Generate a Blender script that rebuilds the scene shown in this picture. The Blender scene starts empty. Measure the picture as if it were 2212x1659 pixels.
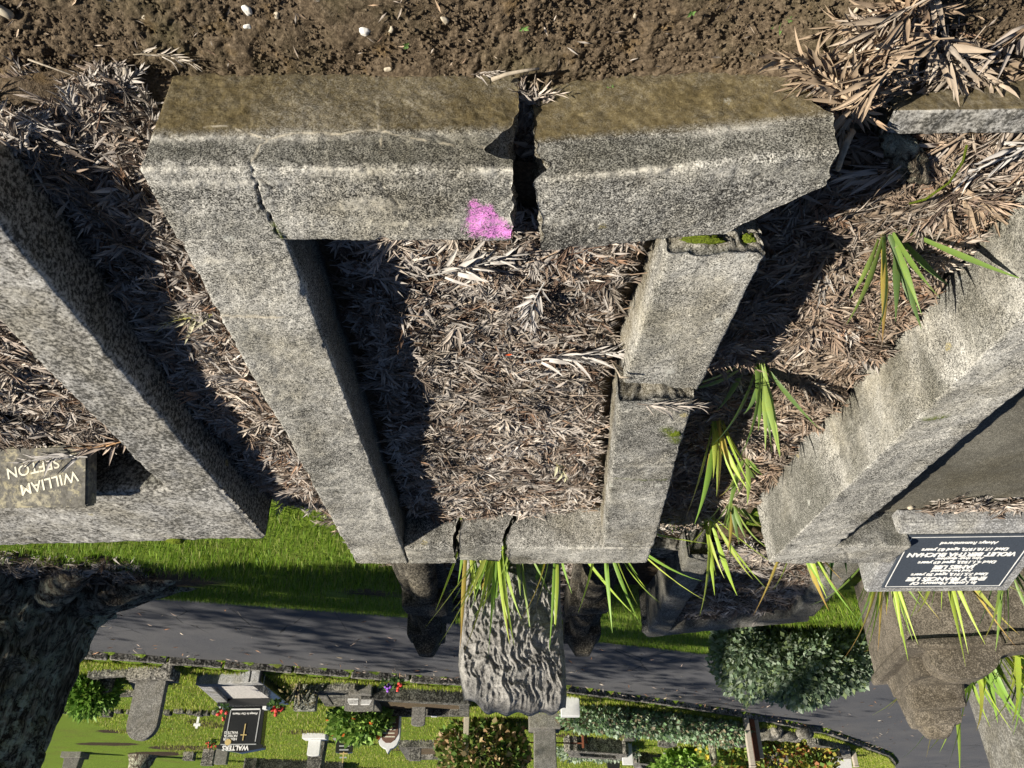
import bpy, bmesh, math, random
import numpy as np
from mathutils import Vector, Matrix, Euler

random.seed(7)
rng = np.random.default_rng(11)
SC = bpy.context.scene
COL = SC.collection
R = math.radians

# ------------------------------------------------------------------ camera, sky, sun, exposure
PITCH = 32.25
FPX = 1661.0                      # focal length for a 2212 px wide picture
CAMZ = 1.4
cam = bpy.data.cameras.new('camera')
cam.sensor_width = 36.0
cam.lens = 36.0 * FPX / 2212.0
cam.clip_start = 0.05
cam.clip_end = 600
cam_ob = bpy.data.objects.new('camera', cam)
COL.objects.link(cam_ob)
# the phone was held upside down: the camera is rolled by 180 degrees
cam_ob.matrix_world = (Matrix.Translation((0, 0, CAMZ)) @ Euler((R(90 - PITCH), 0, 0)).to_matrix().to_4x4()
                       @ Matrix.Rotation(math.pi, 4, 'Z'))
SC.camera = cam_ob

SUN_DIR = Vector((-0.885, 0.465, -0.56)).normalized()     # the way the light travels
to_sun = -SUN_DIR
elev = math.asin(to_sun.z)
azim = math.atan2(to_sun.x, to_sun.y)
world = bpy.data.worlds.new('World'); SC.world = world; world.use_nodes = True
wn = world.node_tree.nodes; wl = world.node_tree.links
sky = wn.new('ShaderNodeTexSky'); sky.sky_type = 'NISHITA'; sky.sun_disc = False
sky.air_density = 0.5; sky.dust_density = 0.3
sky.sun_elevation = elev; sky.sun_rotation = azim
wl.new(sky.outputs[0], wn['Background'].inputs[0])
wn['Background'].inputs[1].default_value = 0.05
sun = bpy.data.lights.new('sun', 'SUN'); sun.energy = 5.0; sun.angle = R(0.5); sun.color = (1.0, 0.93, 0.82)
sun_ob = bpy.data.objects.new('sun', sun); COL.objects.link(sun_ob)
sun_ob.rotation_euler = SUN_DIR.to_track_quat('-Z', 'Y').to_euler()
SC.view_settings.view_transform = 'Standard'
SC.view_settings.look = 'None'
SC.view_settings.gamma = 1.0
SC.view_settings.exposure = 0.75
SC.view_settings.use_curve_mapping = False
SC.cycles.use_denoising = True
SC.cycles.max_bounces = 4
SC.cycles.adaptive_threshold = 0.02
SC.cycles.caustics_reflective = False
SC.cycles.caustics_refractive = False

# ------------------------------------------------------------------ measuring the place
CT, ST = math.cos(R(PITCH)), math.sin(R(PITCH))
def ray(x, y):
    u = y - 829.5
    return (1106.0 - x, FPX * CT + u * ST, -FPX * ST + u * CT)
def G(x, y, z=0.0):
    """where the sight line of a spot of the photograph (2212 px wide) meets the level z"""
    a, f, v = ray(x, y); t = (z - CAMZ) / v
    return Vector((a * t, f * t, z))
def GY(x, y, Y):
    a, f, v = ray(x, y); t = Y / f
    return Vector((a * t, Y, CAMZ + v * t))
def GS(x, y, z=0.0): return G(x / 1.8228, y / 1.8228, z)

# ------------------------------------------------------------------ noise
def _h(ix, iy, iz, s):
    h = (ix.astype(np.uint32) * np.uint32(374761393) + iy.astype(np.uint32) * np.uint32(668265263)
         + iz.astype(np.uint32) * np.uint32(2246822519) + np.uint32(s * 3266489917 & 0xffffffff))
    h = (h ^ (h >> np.uint32(13))) * np.uint32(1274126177)
    h = h ^ (h >> np.uint32(16))
    return h.astype(np.float64) / 4294967295.0
def vnoise(P, freq, seed=1):
    p = np.asarray(P, float) * freq + 1000.0
    i = np.floor(p).astype(np.int64); f = p - i; f = f * f * (3 - 2 * f)
    out = 0
    for dx in (0, 1):
        for dy in (0, 1):
            for dz in (0, 1):
                w = (f[:, 0] if dx else 1 - f[:, 0]) * (f[:, 1] if dy else 1 - f[:, 1]) * (f[:, 2] if dz else 1 - f[:, 2])
                out = out + w * _h(i[:, 0] + dx, i[:, 1] + dy, i[:, 2] + dz, seed)
    return out * 2 - 1
def fbm(P, freq, octv=4, seed=1, gain=.5):
    a, s = 1.0, 0
    for k in range(octv):
        s = s + a * vnoise(P, freq * 2 ** k, seed + k); a *= gain
    return s
def polydist(P, poly):
    d = np.full(len(P), 1e9)
    for a, b in zip(poly[:-1], poly[1:]):
        a = np.array(a, float); b = np.array(b, float); ab = b - a
        t = np.clip(((P - a) @ ab) / max(ab @ ab, 1e-12), 0, 1)
        d = np.minimum(d, np.linalg.norm(P - (a + t[:, None] * ab), axis=1))
    return d

# ------------------------------------------------------------------ objects
def build(name, V, quads=None, tris=None, polys=None, mat=None, parent=None, smooth=False, attr=None, loc=None):
    me = bpy.data.meshes.new(name)
    V = np.asarray(V, float)
    if loc is not None: V = V - np.array(loc, float)
    faces = []
    if polys is not None:
        me.from_pydata(V.tolist(), [], [list(p) for p in polys])
    else:
        idx = []; tot = []
        if quads is not None and len(quads):
            q = np.asarray(quads, np.int32); idx.append(q.ravel()); tot.append(np.full(len(q), 4, np.int32))
        if tris is not None and len(tris):
            t = np.asarray(tris, np.int32); idx.append(t.ravel()); tot.append(np.full(len(t), 3, np.int32))
        idx = np.concatenate(idx); tot = np.concatenate(tot)
        st = np.concatenate(([0], np.cumsum(tot)[:-1])).astype(np.int32)
        me.vertices.add(len(V)); me.vertices.foreach_set('co', V.astype(np.float32).ravel())
        me.loops.add(len(idx)); me.loops.foreach_set('vertex_index', idx)
        me.polygons.add(len(tot)); me.polygons.foreach_set('loop_start', st)
        me.update(calc_edges=True)
    if smooth:
        me.polygons.foreach_set('use_smooth', np.ones(len(me.polygons), bool))
    if attr:
        for k, a in attr.items():
            a = np.asarray(a, np.float32)
            if a.ndim == 1:
                at = me.attributes.new(k, 'FLOAT', 'POINT'); at.data.foreach_set('value', a)
            else:
                at = me.attributes.new(k, 'FLOAT_COLOR', 'POINT')
                if a.shape[1] == 3: a = np.concatenate([a, np.ones((len(a), 1), np.float32)], 1)
                at.data.foreach_set('color', np.ascontiguousarray(a).ravel())
    me.validate()
    ob = bpy.data.objects.new(name, me)
    if mat: me.materials.append(mat)
    COL.objects.link(ob)
    if loc is not None and parent is None: ob.location = loc
    if parent is not None: ob.parent = parent
    return ob
def thing(name, label, cat, loc=(0, 0, 0), group=None, rz=0.0):
    o = bpy.data.objects.new(name, None); COL.objects.link(o)
    o.location = loc; o.rotation_euler = (0, 0, rz); o.empty_display_size = .1
    o['label'] = label; o['category'] = cat
    if group: o['group'] = group
    return o
def tag(o, label, cat=None, group=None, kind=None):
    o['label'] = label
    if cat: o['category'] = cat
    if group: o['group'] = group
    if kind: o['kind'] = kind
    return o
def bm_obj(name, bm, mat, parent=None, loc=None, smooth=False):
    me = bpy.data.meshes.new(name); bm.to_mesh(me); bm.free()
    if smooth: me.polygons.foreach_set('use_smooth', np.ones(len(me.polygons), bool))
    me.materials.append(mat)
    o = bpy.data.objects.new(name, me); COL.objects.link(o)
    if parent is not None: o.parent = parent
    if loc is not None: o.location = loc
    return o
def box_obj(name, x0, x1, y0, y1, z0, z1, mat, parent=None, bevel=.01, cuts=0, amp=0.0, taper=0.0, seed=1, rz=0.0, piv=None):
    bm = bmesh.new(); bmesh.ops.create_cube(bm, size=1)
    for v in bm.verts:
        t = 1 - taper * (v.co.z + .5)
        v.co = Vector(((x0 + x1) / 2 + v.co.x * (x1 - x0) * t, (y0 + y1) / 2 + v.co.y * (y1 - y0) * t, (z0 + z1) / 2 + v.co.z * (z1 - z0)))
    if bevel: bmesh.ops.bevel(bm, geom=bm.edges[:], offset=bevel, segments=2, affect='EDGES', profile=.6)
    if cuts:
        bmesh.ops.subdivide_edges(bm, edges=[e for e in bm.edges if e.calc_length() > .06], cuts=cuts, use_grid_fill=True)
    if amp:
        P = np.array([v.co[:] for v in bm.verts]); n = fbm(P, 9.0, 3, seed); bm.normal_update()
        for v, k in zip(bm.verts, n): v.co += v.normal * float(k) * amp
    if rz:
        p = piv if piv is not None else Vector(((x0 + x1) / 2, (y0 + y1) / 2, 0))
        bmesh.ops.rotate(bm, verts=bm.verts, cent=p, matrix=Matrix.Rotation(rz, 3, 'Z'))
    return bm_obj(name, bm, mat, parent)
def prism_obj(name, pts, y0, y1, mat, parent=None, bevel=.008, rx=0.0, rz=0.0, cent=(0, 0, 0), amp=0.0, loc=None):
    """an outline in the x-z plane given depth from y0 to y1"""
    bm = bmesh.new()
    vs = [bm.verts.new((p[0], y0, p[1])) for p in pts]
    f = bm.faces.new(vs)
    r = bmesh.ops.extrude_face_region(bm, geom=[f])
    for v in [g for g in r['geom'] if isinstance(g, bmesh.types.BMVert)]: v.co.y = y1
    bmesh.ops.recalc_face_normals(bm, faces=bm.faces)
    if bevel:
        es = [e for e in bm.edges if len(e.link_faces) == 2 and e.calc_face_angle(0) > .6]
        bmesh.ops.bevel(bm, geom=es, offset=bevel, segments=2, affect='EDGES', profile=.6, clamp_overlap=True)
    if rx: bmesh.ops.rotate(bm, verts=bm.verts, cent=cent, matrix=Matrix.Rotation(rx, 3, 'X'))
    if rz: bmesh.ops.rotate(bm, verts=bm.verts, cent=cent, matrix=Matrix.Rotation(rz, 3, 'Z'))
    return bm_obj(name, bm, mat, parent, loc)
def text_obj(name, s, size, mat, parent, M, align='CENTER', bold=0.0, shear=0.0, extrude=.0008):
    cu = bpy.data.curves.new(name, 'FONT'); cu.body = s; cu.size = size; cu.align_x = align
    cu.offset = bold; cu.shear = shear; cu.extrude = extrude; cu.resolution_u = 3
    tmp = bpy.data.objects.new(name + '_t', cu); COL.objects.link(tmp)
    dg = bpy.context.evaluated_depsgraph_get(); dg.update()
    me = bpy.data.meshes.new_from_object(tmp.evaluated_get(dg))
    bpy.data.objects.remove(tmp)
    me.transform(M)
    me.materials.clear(); me.materials.append(mat)
    o = bpy.data.objects.new(name, me); COL.objects.link(o); o.parent = parent
    return o

# ------------------------------------------------------------------ materials
class NT:
    def __init__(s, name, rough=.9, spec=.3):
        s.m = bpy.data.materials.new(name); s.m.use_nodes = True
        s.t = s.m.node_tree; s.n = s.t.nodes; s.b = s.n['Principled BSDF']
        s.b.inputs['Roughness'].default_value = rough
        s.b.inputs['Specular IOR Level'].default_value = spec
        s.tc = s.n.new('ShaderNodeTexCoord').outputs['Object']
    def l(s, a, b): s.t.links.new(a, b)
    def set(s, sock, v):
        if hasattr(v, 'is_linked') or hasattr(v, 'links'): s.l(v, sock)
        else: sock.default_value = v
    def noise(s, scale, detail=4, rough=.6, vec=None, dist=0.0):
        n = s.n.new('ShaderNodeTexNoise'); n.inputs['Scale'].default_value = scale
        n.inputs['Detail'].default_value = detail; n.inputs['Roughness'].default_value = rough
        n.inputs['Distortion'].default_value = dist
        s.l(vec if vec is not None else s.tc, n.inputs['Vector']); return n.outputs['Fac']
    def vor(s, scale, feature='F1', vec=None, out='Distance'):
        n = s.n.new('ShaderNodeTexVoronoi'); n.inputs['Scale'].default_value = scale; n.feature = feature
        s.l(vec if vec is not None else s.tc, n.inputs['Vector']); return n.outputs[out]
    def stretch(s, sx, sy, sz):
        n = s.n.new('ShaderNodeMapping'); n.inputs['Scale'].default_value = (sx, sy, sz)
        s.l(s.tc, n.inputs['Vector']); return n.outputs[0]
    def ramp(s, fac, *stops):
        n = s.n.new('ShaderNodeValToRGB'); e = n.color_ramp.elements
        while len(e) < len(stops): e.new(.5)
        for k, (p, c) in enumerate(stops):
            e[k].position = p
            e[k].color = (c, c, c, 1) if isinstance(c, (int, float)) else (*c, 1)
        s.l(fac, n.inputs['Fac']); return n.outputs['Color']
    def mix(s, fac, a, b, mode='MIX'):
        n = s.n.new('ShaderNodeMix'); n.data_type = 'RGBA'; n.blend_type = mode
        s.set(n.inputs[0], fac)
        for k, v in ((6, a), (7, b)):
            if isinstance(v, tuple): n.inputs[k].default_value = (*v, 1)
            else: s.l(v, n.inputs[k])
        return n.outputs[2]
    def math(s, op, a, b=0.0):
        n = s.n.new('ShaderNodeMath'); n.operation = op; s.set(n.inputs[0], a); s.set(n.inputs[1], b); return n.outputs[0]
    def attr(s, name, out='Fac'):
        n = s.n.new('ShaderNodeAttribute'); n.attribute_name = name; return n.outputs[out]
    def color(s, c):
        if isinstance(c, tuple): s.b.inputs['Base Color'].default_value = (*c, 1)
        else: s.l(c, s.b.inputs['Base Color'])
    def bump(s, h, strength=.5, dist=.005):
        n = s.n.new('ShaderNodeBump'); n.inputs['Strength'].default_value = strength
        n.inputs['Distance'].default_value = dist; s.l(h, n.inputs['Height'])
        s.l(n.outputs[0], s.b.inputs['Normal'])

def concrete(name, light=(.54, .52, .465), dark=(.025, .024, .021), tint=(.33, .32, .285), grain=300, attrs=False, contrast=1.0, bright=1.0):
    m = NT(name, .95, .15)
    g1 = m.noise(grain, 3, .72)
    g2 = m.noise(grain * .34, 5, .75)
    g3 = m.noise(7, 4, .65)
    s = m.math('ADD', m.math('MULTIPLY', g1, .66), m.math('MULTIPLY', g2, .34))
    s = m.math('ADD', s, m.math('MULTIPLY', m.math('SUBTRACT', g3, .5), .2))
    s = m.math('ADD', s, m.math('MULTIPLY', m.math('SUBTRACT', m.noise(2.3, 3, .6), .5), .16))
    oi = m.n.new('ShaderNodeObjectInfo').outputs['Random']
    s = m.math('ADD', s, m.math('MULTIPLY', m.math('SUBTRACT', oi, .5), .03))
    w = .072 / contrast
    L = tuple(min(1, c * bright) for c in light)
    c = m.ramp(s, (.5 - w * .95, dark), (.5 - w * .2, tuple(t * .5 for t in tint)), (.5 + w * .35, tint), (.5 + w * 1.25, L), (.5 + w * 2.2, tuple(min(.8, t * 1.5) for t in L)))
    if attrs:
        wht = m.math('MULTIPLY', m.attr('pale'), m.ramp(m.noise(90, 4, .8), (.38, 0), (.56, 1)))
        c = m.mix(wht, c, (.66, .63, .55))
        c_line = m.math('MULTIPLY', m.attr('line'), .85)
        st = m.math('MULTIPLY', m.attr('stain'), m.ramp(m.noise(24, 5, .75), (.3, .78), (.6, 1)))
        brown = m.ramp(m.noise(60, 5, .75), (.3, (.065, .05, .022)), (.52, (.135, .105, .05)), (.72, (.25, .205, .11)))
        c = m.mix(st, c, brown)
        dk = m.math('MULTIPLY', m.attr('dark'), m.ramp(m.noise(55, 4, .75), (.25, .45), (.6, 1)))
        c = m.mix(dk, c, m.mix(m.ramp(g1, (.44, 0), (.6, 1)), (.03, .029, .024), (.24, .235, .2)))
        mo = m.math('MULTIPLY', m.attr('moss'), m.ramp(m.noise(110, 4, .8), (.35, 0), (.55, 1)))
        c = m.mix(mo, c, m.ramp(m.noise(260, 2), (.3, (.03, .05, .008)), (.7, (.17, .2, .03))))
        pk = m.ramp(m.math('ADD', m.attr('paint'), m.math('MULTIPLY', m.math('SUBTRACT', m.math('ADD', m.math('MULTIPLY', g1, .6), m.math('MULTIPLY', m.noise(60, 4, .8), .4)), .53), 3.6)), (.55, 0), (1.0, .9))
        pk = m.math('MULTIPLY', pk, m.ramp(m.attr('paint'), (.02, 0), (.12, 1)))
        c = m.mix(pk, c, (.78, .26, .7))
        c = m.mix(c_line, c, (.62, .56, .44))
        c = m.mix(m.attr('crack'), c, (.012, .011, .009))
    ol = m.ramp(m.noise(3.1, 5, .7), (.46, 0), (.66, .55))
    c = m.mix(ol, c, m.mix(1.0, c, (.62, .57, .44), 'MULTIPLY'))
    if attrs:      # round grey-white and ochre lichen rosettes
        d_ = m.vor(13); k_ = m.vor(13, out='Color')
        sp = m.n.new('ShaderNodeSeparateColor'); m.l(k_, sp.inputs[0])
        ro = m.math('MULTIPLY', m.ramp(m.math('ADD', d_, m.math('MULTIPLY', m.noise(120, 3), .22)), (.24, 1), (.31, 0)), m.ramp(sp.outputs[0], (.84, 0), (.86, .7)))
        c = m.mix(m.math('MULTIPLY', ro, m.ramp(m.noise(200, 3), (.4, 0), (.55, 1))), c, m.mix(m.ramp(sp.outputs[1], (.7, 0), (.75, 1)), (.55, .55, .49), (.36, .3, .12)))
    m.color(c)
    m.bump(m.math('ADD', m.math('MULTIPLY', g1, .5), g2), .75, .0035)
    return m.m

M = {}
M['concrete'] = concrete('weathered_concrete', attrs=True)
M['concrete_l'] = concrete('pale_concrete', light=(.44, .43, .4), tint=(.32, .31, .285), dark=(.07, .068, .06), grain=95, attrs=True, contrast=.85)
M['concrete_far'] = concrete('old_concrete', grain=40, dark=(.03, .029, .026), light=(.38, .36, .32), tint=(.2, .19, .165))
M['concrete_dark'] = concrete('dark_concrete', grain=45, dark=(.03, .03, .027), light=(.26, .25, .22), tint=(.15, .145, .125))

def flat(name, c, rough=.8, spec=.3, var=.25, scale=40, bump=0.0, bdist=.004):
    m = NT(name, rough, spec)
    n = m.noise(scale, 5, .65)
    m.color(m.ramp(n, (.25, tuple(x * (1 - var) for x in c)), (.75, tuple(min(1, x * (1 + var)) for x in c))))
    if bump: m.bump(n, bump, bdist)
    return m.m

# leaf litter: colours come with the leaf, undersides are silver grey
def leafmat(name, silver=(.44, .405, .365), back=.6, rough=.62, trans=0.0):
    m = NT(name, rough, .25)
    c = m.attr('col', 'Color')
    c = m.mix(m.ramp(m.noise(300, 2), (.3, .0), (.8, .35)), c, m.mix(1.0, c, (.5, .45, .4), 'MULTIPLY'))
    if back:
        geo = m.n.new('ShaderNodeNewGeometry').outputs['Backfacing']
        c = m.mix(m.math('MULTIPLY', geo, back), c, silver)
    m.color(c)
    if trans:
        tr = m.n.new('ShaderNodeBsdfTranslucent'); mx = m.n.new('ShaderNodeMixShader'); mx.inputs[0].default_value = trans
        m.l(c, tr.inputs['Color']); m.l(m.b.outputs[0], mx.inputs[1]); m.l(tr.outputs[0], mx.inputs[2])
        m.l(mx.outputs[0], m.n['Material Output'].inputs['Surface'])
    return m.m
M['litter'] = leafmat('dry_frond_litter')
M['litter_tan'] = leafmat('tan_frond', silver=(.3, .23, .16), back=.5)
M['leaf'] = leafmat('green_leaf', back=0, rough=.45, trans=.3)
M['grass'] = leafmat('grass_blade', back=0, rough=.6, trans=.35)

def strapmat():
    m = NT('strap_leaf', .42, .35)
    c = m.attr('col', 'Color')
    c = m.mix(m.ramp(m.noise(35, 5, .7), (.45, 0), (.75, .5)), c, m.mix(1.0, c, (1.25, 1.05, .6), 'MULTIPLY'))
    c = m.mix(m.ramp(m.noise(160, 3, .7), (.64, 0), (.72, .75)), c, (.22, .15, .06))
    m.color(c); m.bump(m.noise(420, 2), .25, .002)
    tr = m.n.new('ShaderNodeBsdfTranslucent'); mx = m.n.new('ShaderNodeMixShader'); mx.inputs[0].default_value = .28
    m.l(c, tr.inputs['Color']); m.l(m.b.outputs[0], mx.inputs[1]); m.l(tr.outputs[0], mx.inputs[2])
    m.l(mx.outputs[0], m.n['Material Output'].inputs['Surface']); return m.m
M['strap'] = strapmat()
def soilmat():
    m = NT('garden_soil', .95, .1)
    n1 = m.noise(120, 5, .7); n2 = m.noise(14, 4, .6)
    c = m.ramp(n1, (.3, (.04, .03, .019)), (.5, (.11, .082, .053)), (.66, (.2, .155, .105)), (.85, (.38, .3, .21)))
    ochre = m.ramp(n2, (.6, 0), (.72, .55))
    c = m.mix(ochre, c, m.mix(n1, (.1, .065, .028), (.3, .2, .09)))
    c = m.mix(m.ramp(m.noise(5, 3), (.5, 0), (.7, .35)), c, (.05, .055, .02))
    m.color(c); m.bump(m.math('ADD', n1, m.math('MULTIPLY', m.noise(320, 3), .5)), .8, .004)
    return m.m
M['soil'] = soilmat()
def groundmat():
    m = NT('lawn_and_earth', .95, .1)
    n = m.noise(1.6, 5, .6); f = m.noise(45, 4, .75)
    green = m.ramp(f, (.3, (.05, .085, .01)), (.5, (.13, .2, .022)), (.72, (.24, .31, .05)))
    yel = m.ramp(f, (.3, (.06, .055, .015)), (.7, (.2, .18, .06)))
    g = m.mix(m.ramp(n, (.52, 0), (.7, .6)), green, yel)
    earth = m.ramp(f, (.3, (.018, .013, .008)), (.55, (.06, .043, .028)), (.8, (.15, .11, .075)))
    msk = m.ramp(m.math('ADD', m.attr('earth'), m.math('MULTIPLY', m.math('SUBTRACT', m.noise(9, 4, .7), .5), .7)), (.42, 0), (.58, 1))
    m.color(m.mix(msk, g, earth)); m.bump(f, .8, .02)
    return m.m
M['ground'] = groundmat()
def roadmat():
    m = NT('worn_asphalt', .8, .3)
    f = m.noise(150, 3, .7); b = m.noise(.9, 5, .65, m.stretch(1, 1.0, 1)); v = m.vor(1.6, 'DISTANCE_TO_EDGE')
    c = m.ramp(f, (.3, (.04, .041, .045)), (.55, (.085, .086, .092)), (.8, (.17, .17, .175)))
    c = m.mix(m.ramp(b, (.4, 0), (.68, .55)), c, (.13, .125, .12))
    crack = m.math('MULTIPLY', m.ramp(m.math('ADD', v, m.math('MULTIPLY', m.math('SUBTRACT', m.noise(7, 5, .7), .5), .05)), (.004, 1), (.014, 0)), m.ramp(m.noise(.35, 2), (.52, 0), (.6, 1)))
    c = m.mix(crack, c, (.012, .012, .012))
    m.color(c); m.bump(f, .5, .006); return m.m
M['road'] = roadmat()
def barkmat():
    m = NT('lichened_bark', .95, .15)
    s = m.math('SUBTRACT', 1.0, m.math('MULTIPLY', m.math('ABSOLUTE', m.math('SUBTRACT', m.noise(1.0, 5, .65, m.stretch(22, 22, 3.2), .6), .5)), 3.2))
    s = m.math('SUBTRACT', 1.0, m.math('MULTIPLY', s, .8))
    c = m.ramp(s, (.22, (.02, .016, .011)), (.42, (.2, .165, .12)), (.8, (.5, .44, .34)))
    li = m.math('MULTIPLY', m.ramp(m.noise(14, 6, .8), (.47, 0), (.56, 1)), m.ramp(m.noise(1.8, 3), (.36, 0), (.55, 1)))
    c = m.mix(m.math('MULTIPLY', li, .8), c, m.mix(m.noise(70, 3), (.38, .4, .29), (.66, .66, .5)))
    m.color(c); m.bump(s, 1.0, .03); return m.m
M['bark'] = barkmat()
def graniteblack(name, c=(.016, .017, .018)):
    m = NT(name, .16, .55); f = m.noise(700, 2)
    m.color(m.ramp(f, (.45, c), (.75, tuple(x * 2.6 for x in c)))); return m.m
M['black_granite'] = graniteblack('polished_black_granite')
M['plaque'] = flat('slate_blue_plaque', (.05, .06, .075), .55, .3, .3, 160)
M['white_letters'] = flat('white_enamel_letters', (.75, .74, .7), .6)
M['lead_letters'] = flat('cream_lead_letters', (.66, .62, .48), .6)
M['terrazzo'] = concrete('grey_terrazzo', light=(.47, .47, .46), tint=(.34, .34, .335), dark=(.16, .16, .155), grain=150, contrast=.8)
M['slab'] = concrete('dark_slab_stone', light=(.3, .285, .235), tint=(.17, .16, .13), dark=(.1, .094, .075), grain=240, contrast=.5)
M['rustic'] = flat('rough_hewn_bluestone', (.2, .19, .17), .85, .3, .55, 22, .8, .02)
M['sandstone'] = concrete('sooty_sandstone', light=(.3, .265, .21), tint=(.185, .16, .125), dark=(.06, .052, .04), grain=150, contrast=.6)
M['soot'] = concrete('sooty_carved_stone', light=(.16, .145, .115), tint=(.085, .077, .062), dark=(.02, .018, .015), grain=120, contrast=.8)
M['white_stone'] = flat('white_marble', (.66, .66, .64), .6, .3, .12, 30)
M['white_paint'] = flat('white_paint', (.8, .8, .78), .5, .3, .05, 30)
M['lichen_stone'] = concrete('lichened_headstone', light=(.4, .4, .34), tint=(.2, .205, .17), dark=(.06, .06, .05), grain=45, contrast=1.1)
M['grey_stone'] = concrete('grey_headstone', light=(.36, .35, .32), tint=(.25, .24, .215), dark=(.13, .125, .11), grain=70, contrast=.5)
M['brown_stone'] = flat('brown_lettered_stone', (.15, .085, .06), .8, .3, .35, 60)
M['rust'] = flat('rusty_iron', (.2, .07, .035), .85, .3, .4, 60)
M['old_wood'] = flat('bleached_timber', (.42, .37, .3), .85, .2, .3, 40)
M['gravel'] = flat('white_gravel', (.6, .57, .53), .9, .2, .5, 60, 1.0, .03)
M['red_petal'] = flat('red_petals', (.7, .08, .06), .6)
M['purple_petal'] = flat('purple_petals', (.33, .12, .6), .6)
M['pebble'] = flat('pale_pebble', (.46, .4, .3), .7, .3, .2, 60)
M['broken'] = concrete('broken_aggregate', light=(.36, .31, .24), tint=(.17, .145, .11), dark=(.02, .018, .015), grain=70)
M['moss'] = flat('bright_moss', (.13, .17, .018), .95, .1, .6, 200, 1.0, .01)
M['twig'] = flat('pale_twig', (.35, .3, .23), .85, .2, .35, 90, .6, .003)

# ------------------------------------------------------------------ lie of the land
NEAR = np.array([(-18, 30), (-17, 22), (-12, 17), (-7, 13), (-5, 11.8), (-2.84, 10.76), (-1.08, 10.0), (.94, 8.94), (4.21, 7.9), (8, 6.9), (16, 5.2)], float)
FAR = np.array([(-11, 36), (-11.2, 28), (-10.9, 25), (-10.3, 22.9), (-9.27, 20.9), (-6.45, 17.2), (-3.79, 14.83), (-.83, 12.77), (.885, 12.25), (5.74, 10.5), (16, 7.6)], float)
ZR, ZF = -1.05, -0.95
def yn(x): return np.interp(x, NEAR[:, 0], NEAR[:, 1])
_fx = FAR[2:, 0]; _fy = FAR[2:, 1]
def yf(x): return np.where(x < -10.9, 1e6, np.interp(x, _fx, _fy))
def land(x, y):
    x = np.asarray(x, float); y = np.asarray(y, float)
    s = np.clip((y - 3.3) / np.maximum(yn(x) - 3.3, .5), 0, 1)
    z = (ZR - .012) * s ** 1.35
    z = np.where(y > yf(x) + .02, ZF, z)
    # the soil heap by the left end of the front kerb
    z = z + .03 * np.exp(-((y - .9) / .5) ** 2)
    z = z + .07 * np.exp(-((x + .64) / .2) ** 2 - ((y - 1.0) / .3) ** 2)
    return z
def zland(x, y): return float(land(np.array([x]), np.array([y]))[0])

def axis(lo, hi, c0, c1, fine, grow=1.12):
    a = list(np.arange(c0, c1 + 1e-6, fine)); s = fine
    while a[-1] < hi: s *= grow; a.append(a[-1] + s)
    s = fine
    while a[0] > lo: s *= grow; a.insert(0, a[0] - s)
    return np.array(a)
ax = axis(-120, 120, -12, 12, .12); ay = axis(-20, 220, 2.5, 27, .12)
gx, gy = np.meshgrid(ax, ay)
P2 = np.stack([gx.ravel(), gy.ravel()], 1)
gz = land(P2[:, 0], P2[:, 1])
P3 = np.c_[P2, np.zeros(len(P2))]
gz = gz + .012 * fbm(P3, 1.3, 3, 5) * np.clip((P2[:, 1] - 3.0) / 2, 0, 1) * ((P2[:, 1] < yn(P2[:, 0]) - .3) | (P2[:, 1] > yf(P2[:, 0]) + .3))
gz = np.where((P2[:, 1] < 3.4), gz - .03, gz)
earth = np.where(P2[:, 1] < np.where(P2[:, 0] > .75, 2.7, 3.15), 1.0, 0.0)
earth = np.maximum(earth, np.exp(-(((P2[:, 0] - 3.1) / 1.25) ** 2 + ((P2[:, 1] - 5.0) / .75) ** 2) ** 2))
earth = np.maximum(earth, .62 * np.exp(-(((P2[:, 0] - 1.0) / .55) ** 2 + ((P2[:, 1] - 5.6) / .5) ** 2)))
earth = np.maximum(earth, np.exp(-(((P2[:, 0] + .9) / 1.4) ** 2 + ((P2[:, 1] - 4.2) / .7) ** 2) ** 3))
for (sx, sy, rx, ry) in ((470, 2880, .5, .3), (810, 2850, .35, .6), (725, 2945, .9, .5), (420, 2930, .8, .3), (1215, 2885, .5, .4), (1650, 2950, .9, .4), (620, 2968, .8, .4), (2250, 2895, .4, .3)):
    p = GS(sx, sy, ZF); earth = np.maximum(earth, .95 * np.exp(-(((P2[:, 0] - p.x) / rx) ** 2 + ((P2[:, 1] - p.y) / ry) ** 2) ** 2))
nx, ny = len(ax), len(ay)
idx = np.arange(nx * ny).reshape(ny, nx)
Q = np.stack([idx[:-1, :-1], idx[:-1, 1:], idx[1:, 1:], idx[1:, :-1]], -1).reshape(-1, 4)
ob = build('ground', np.c_[P2, gz], Q, mat=M['ground'], smooth=True, attr={'earth': earth})
tag(ob, 'cemetery lawn and bare earth falling away to the road', kind='structure')

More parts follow.
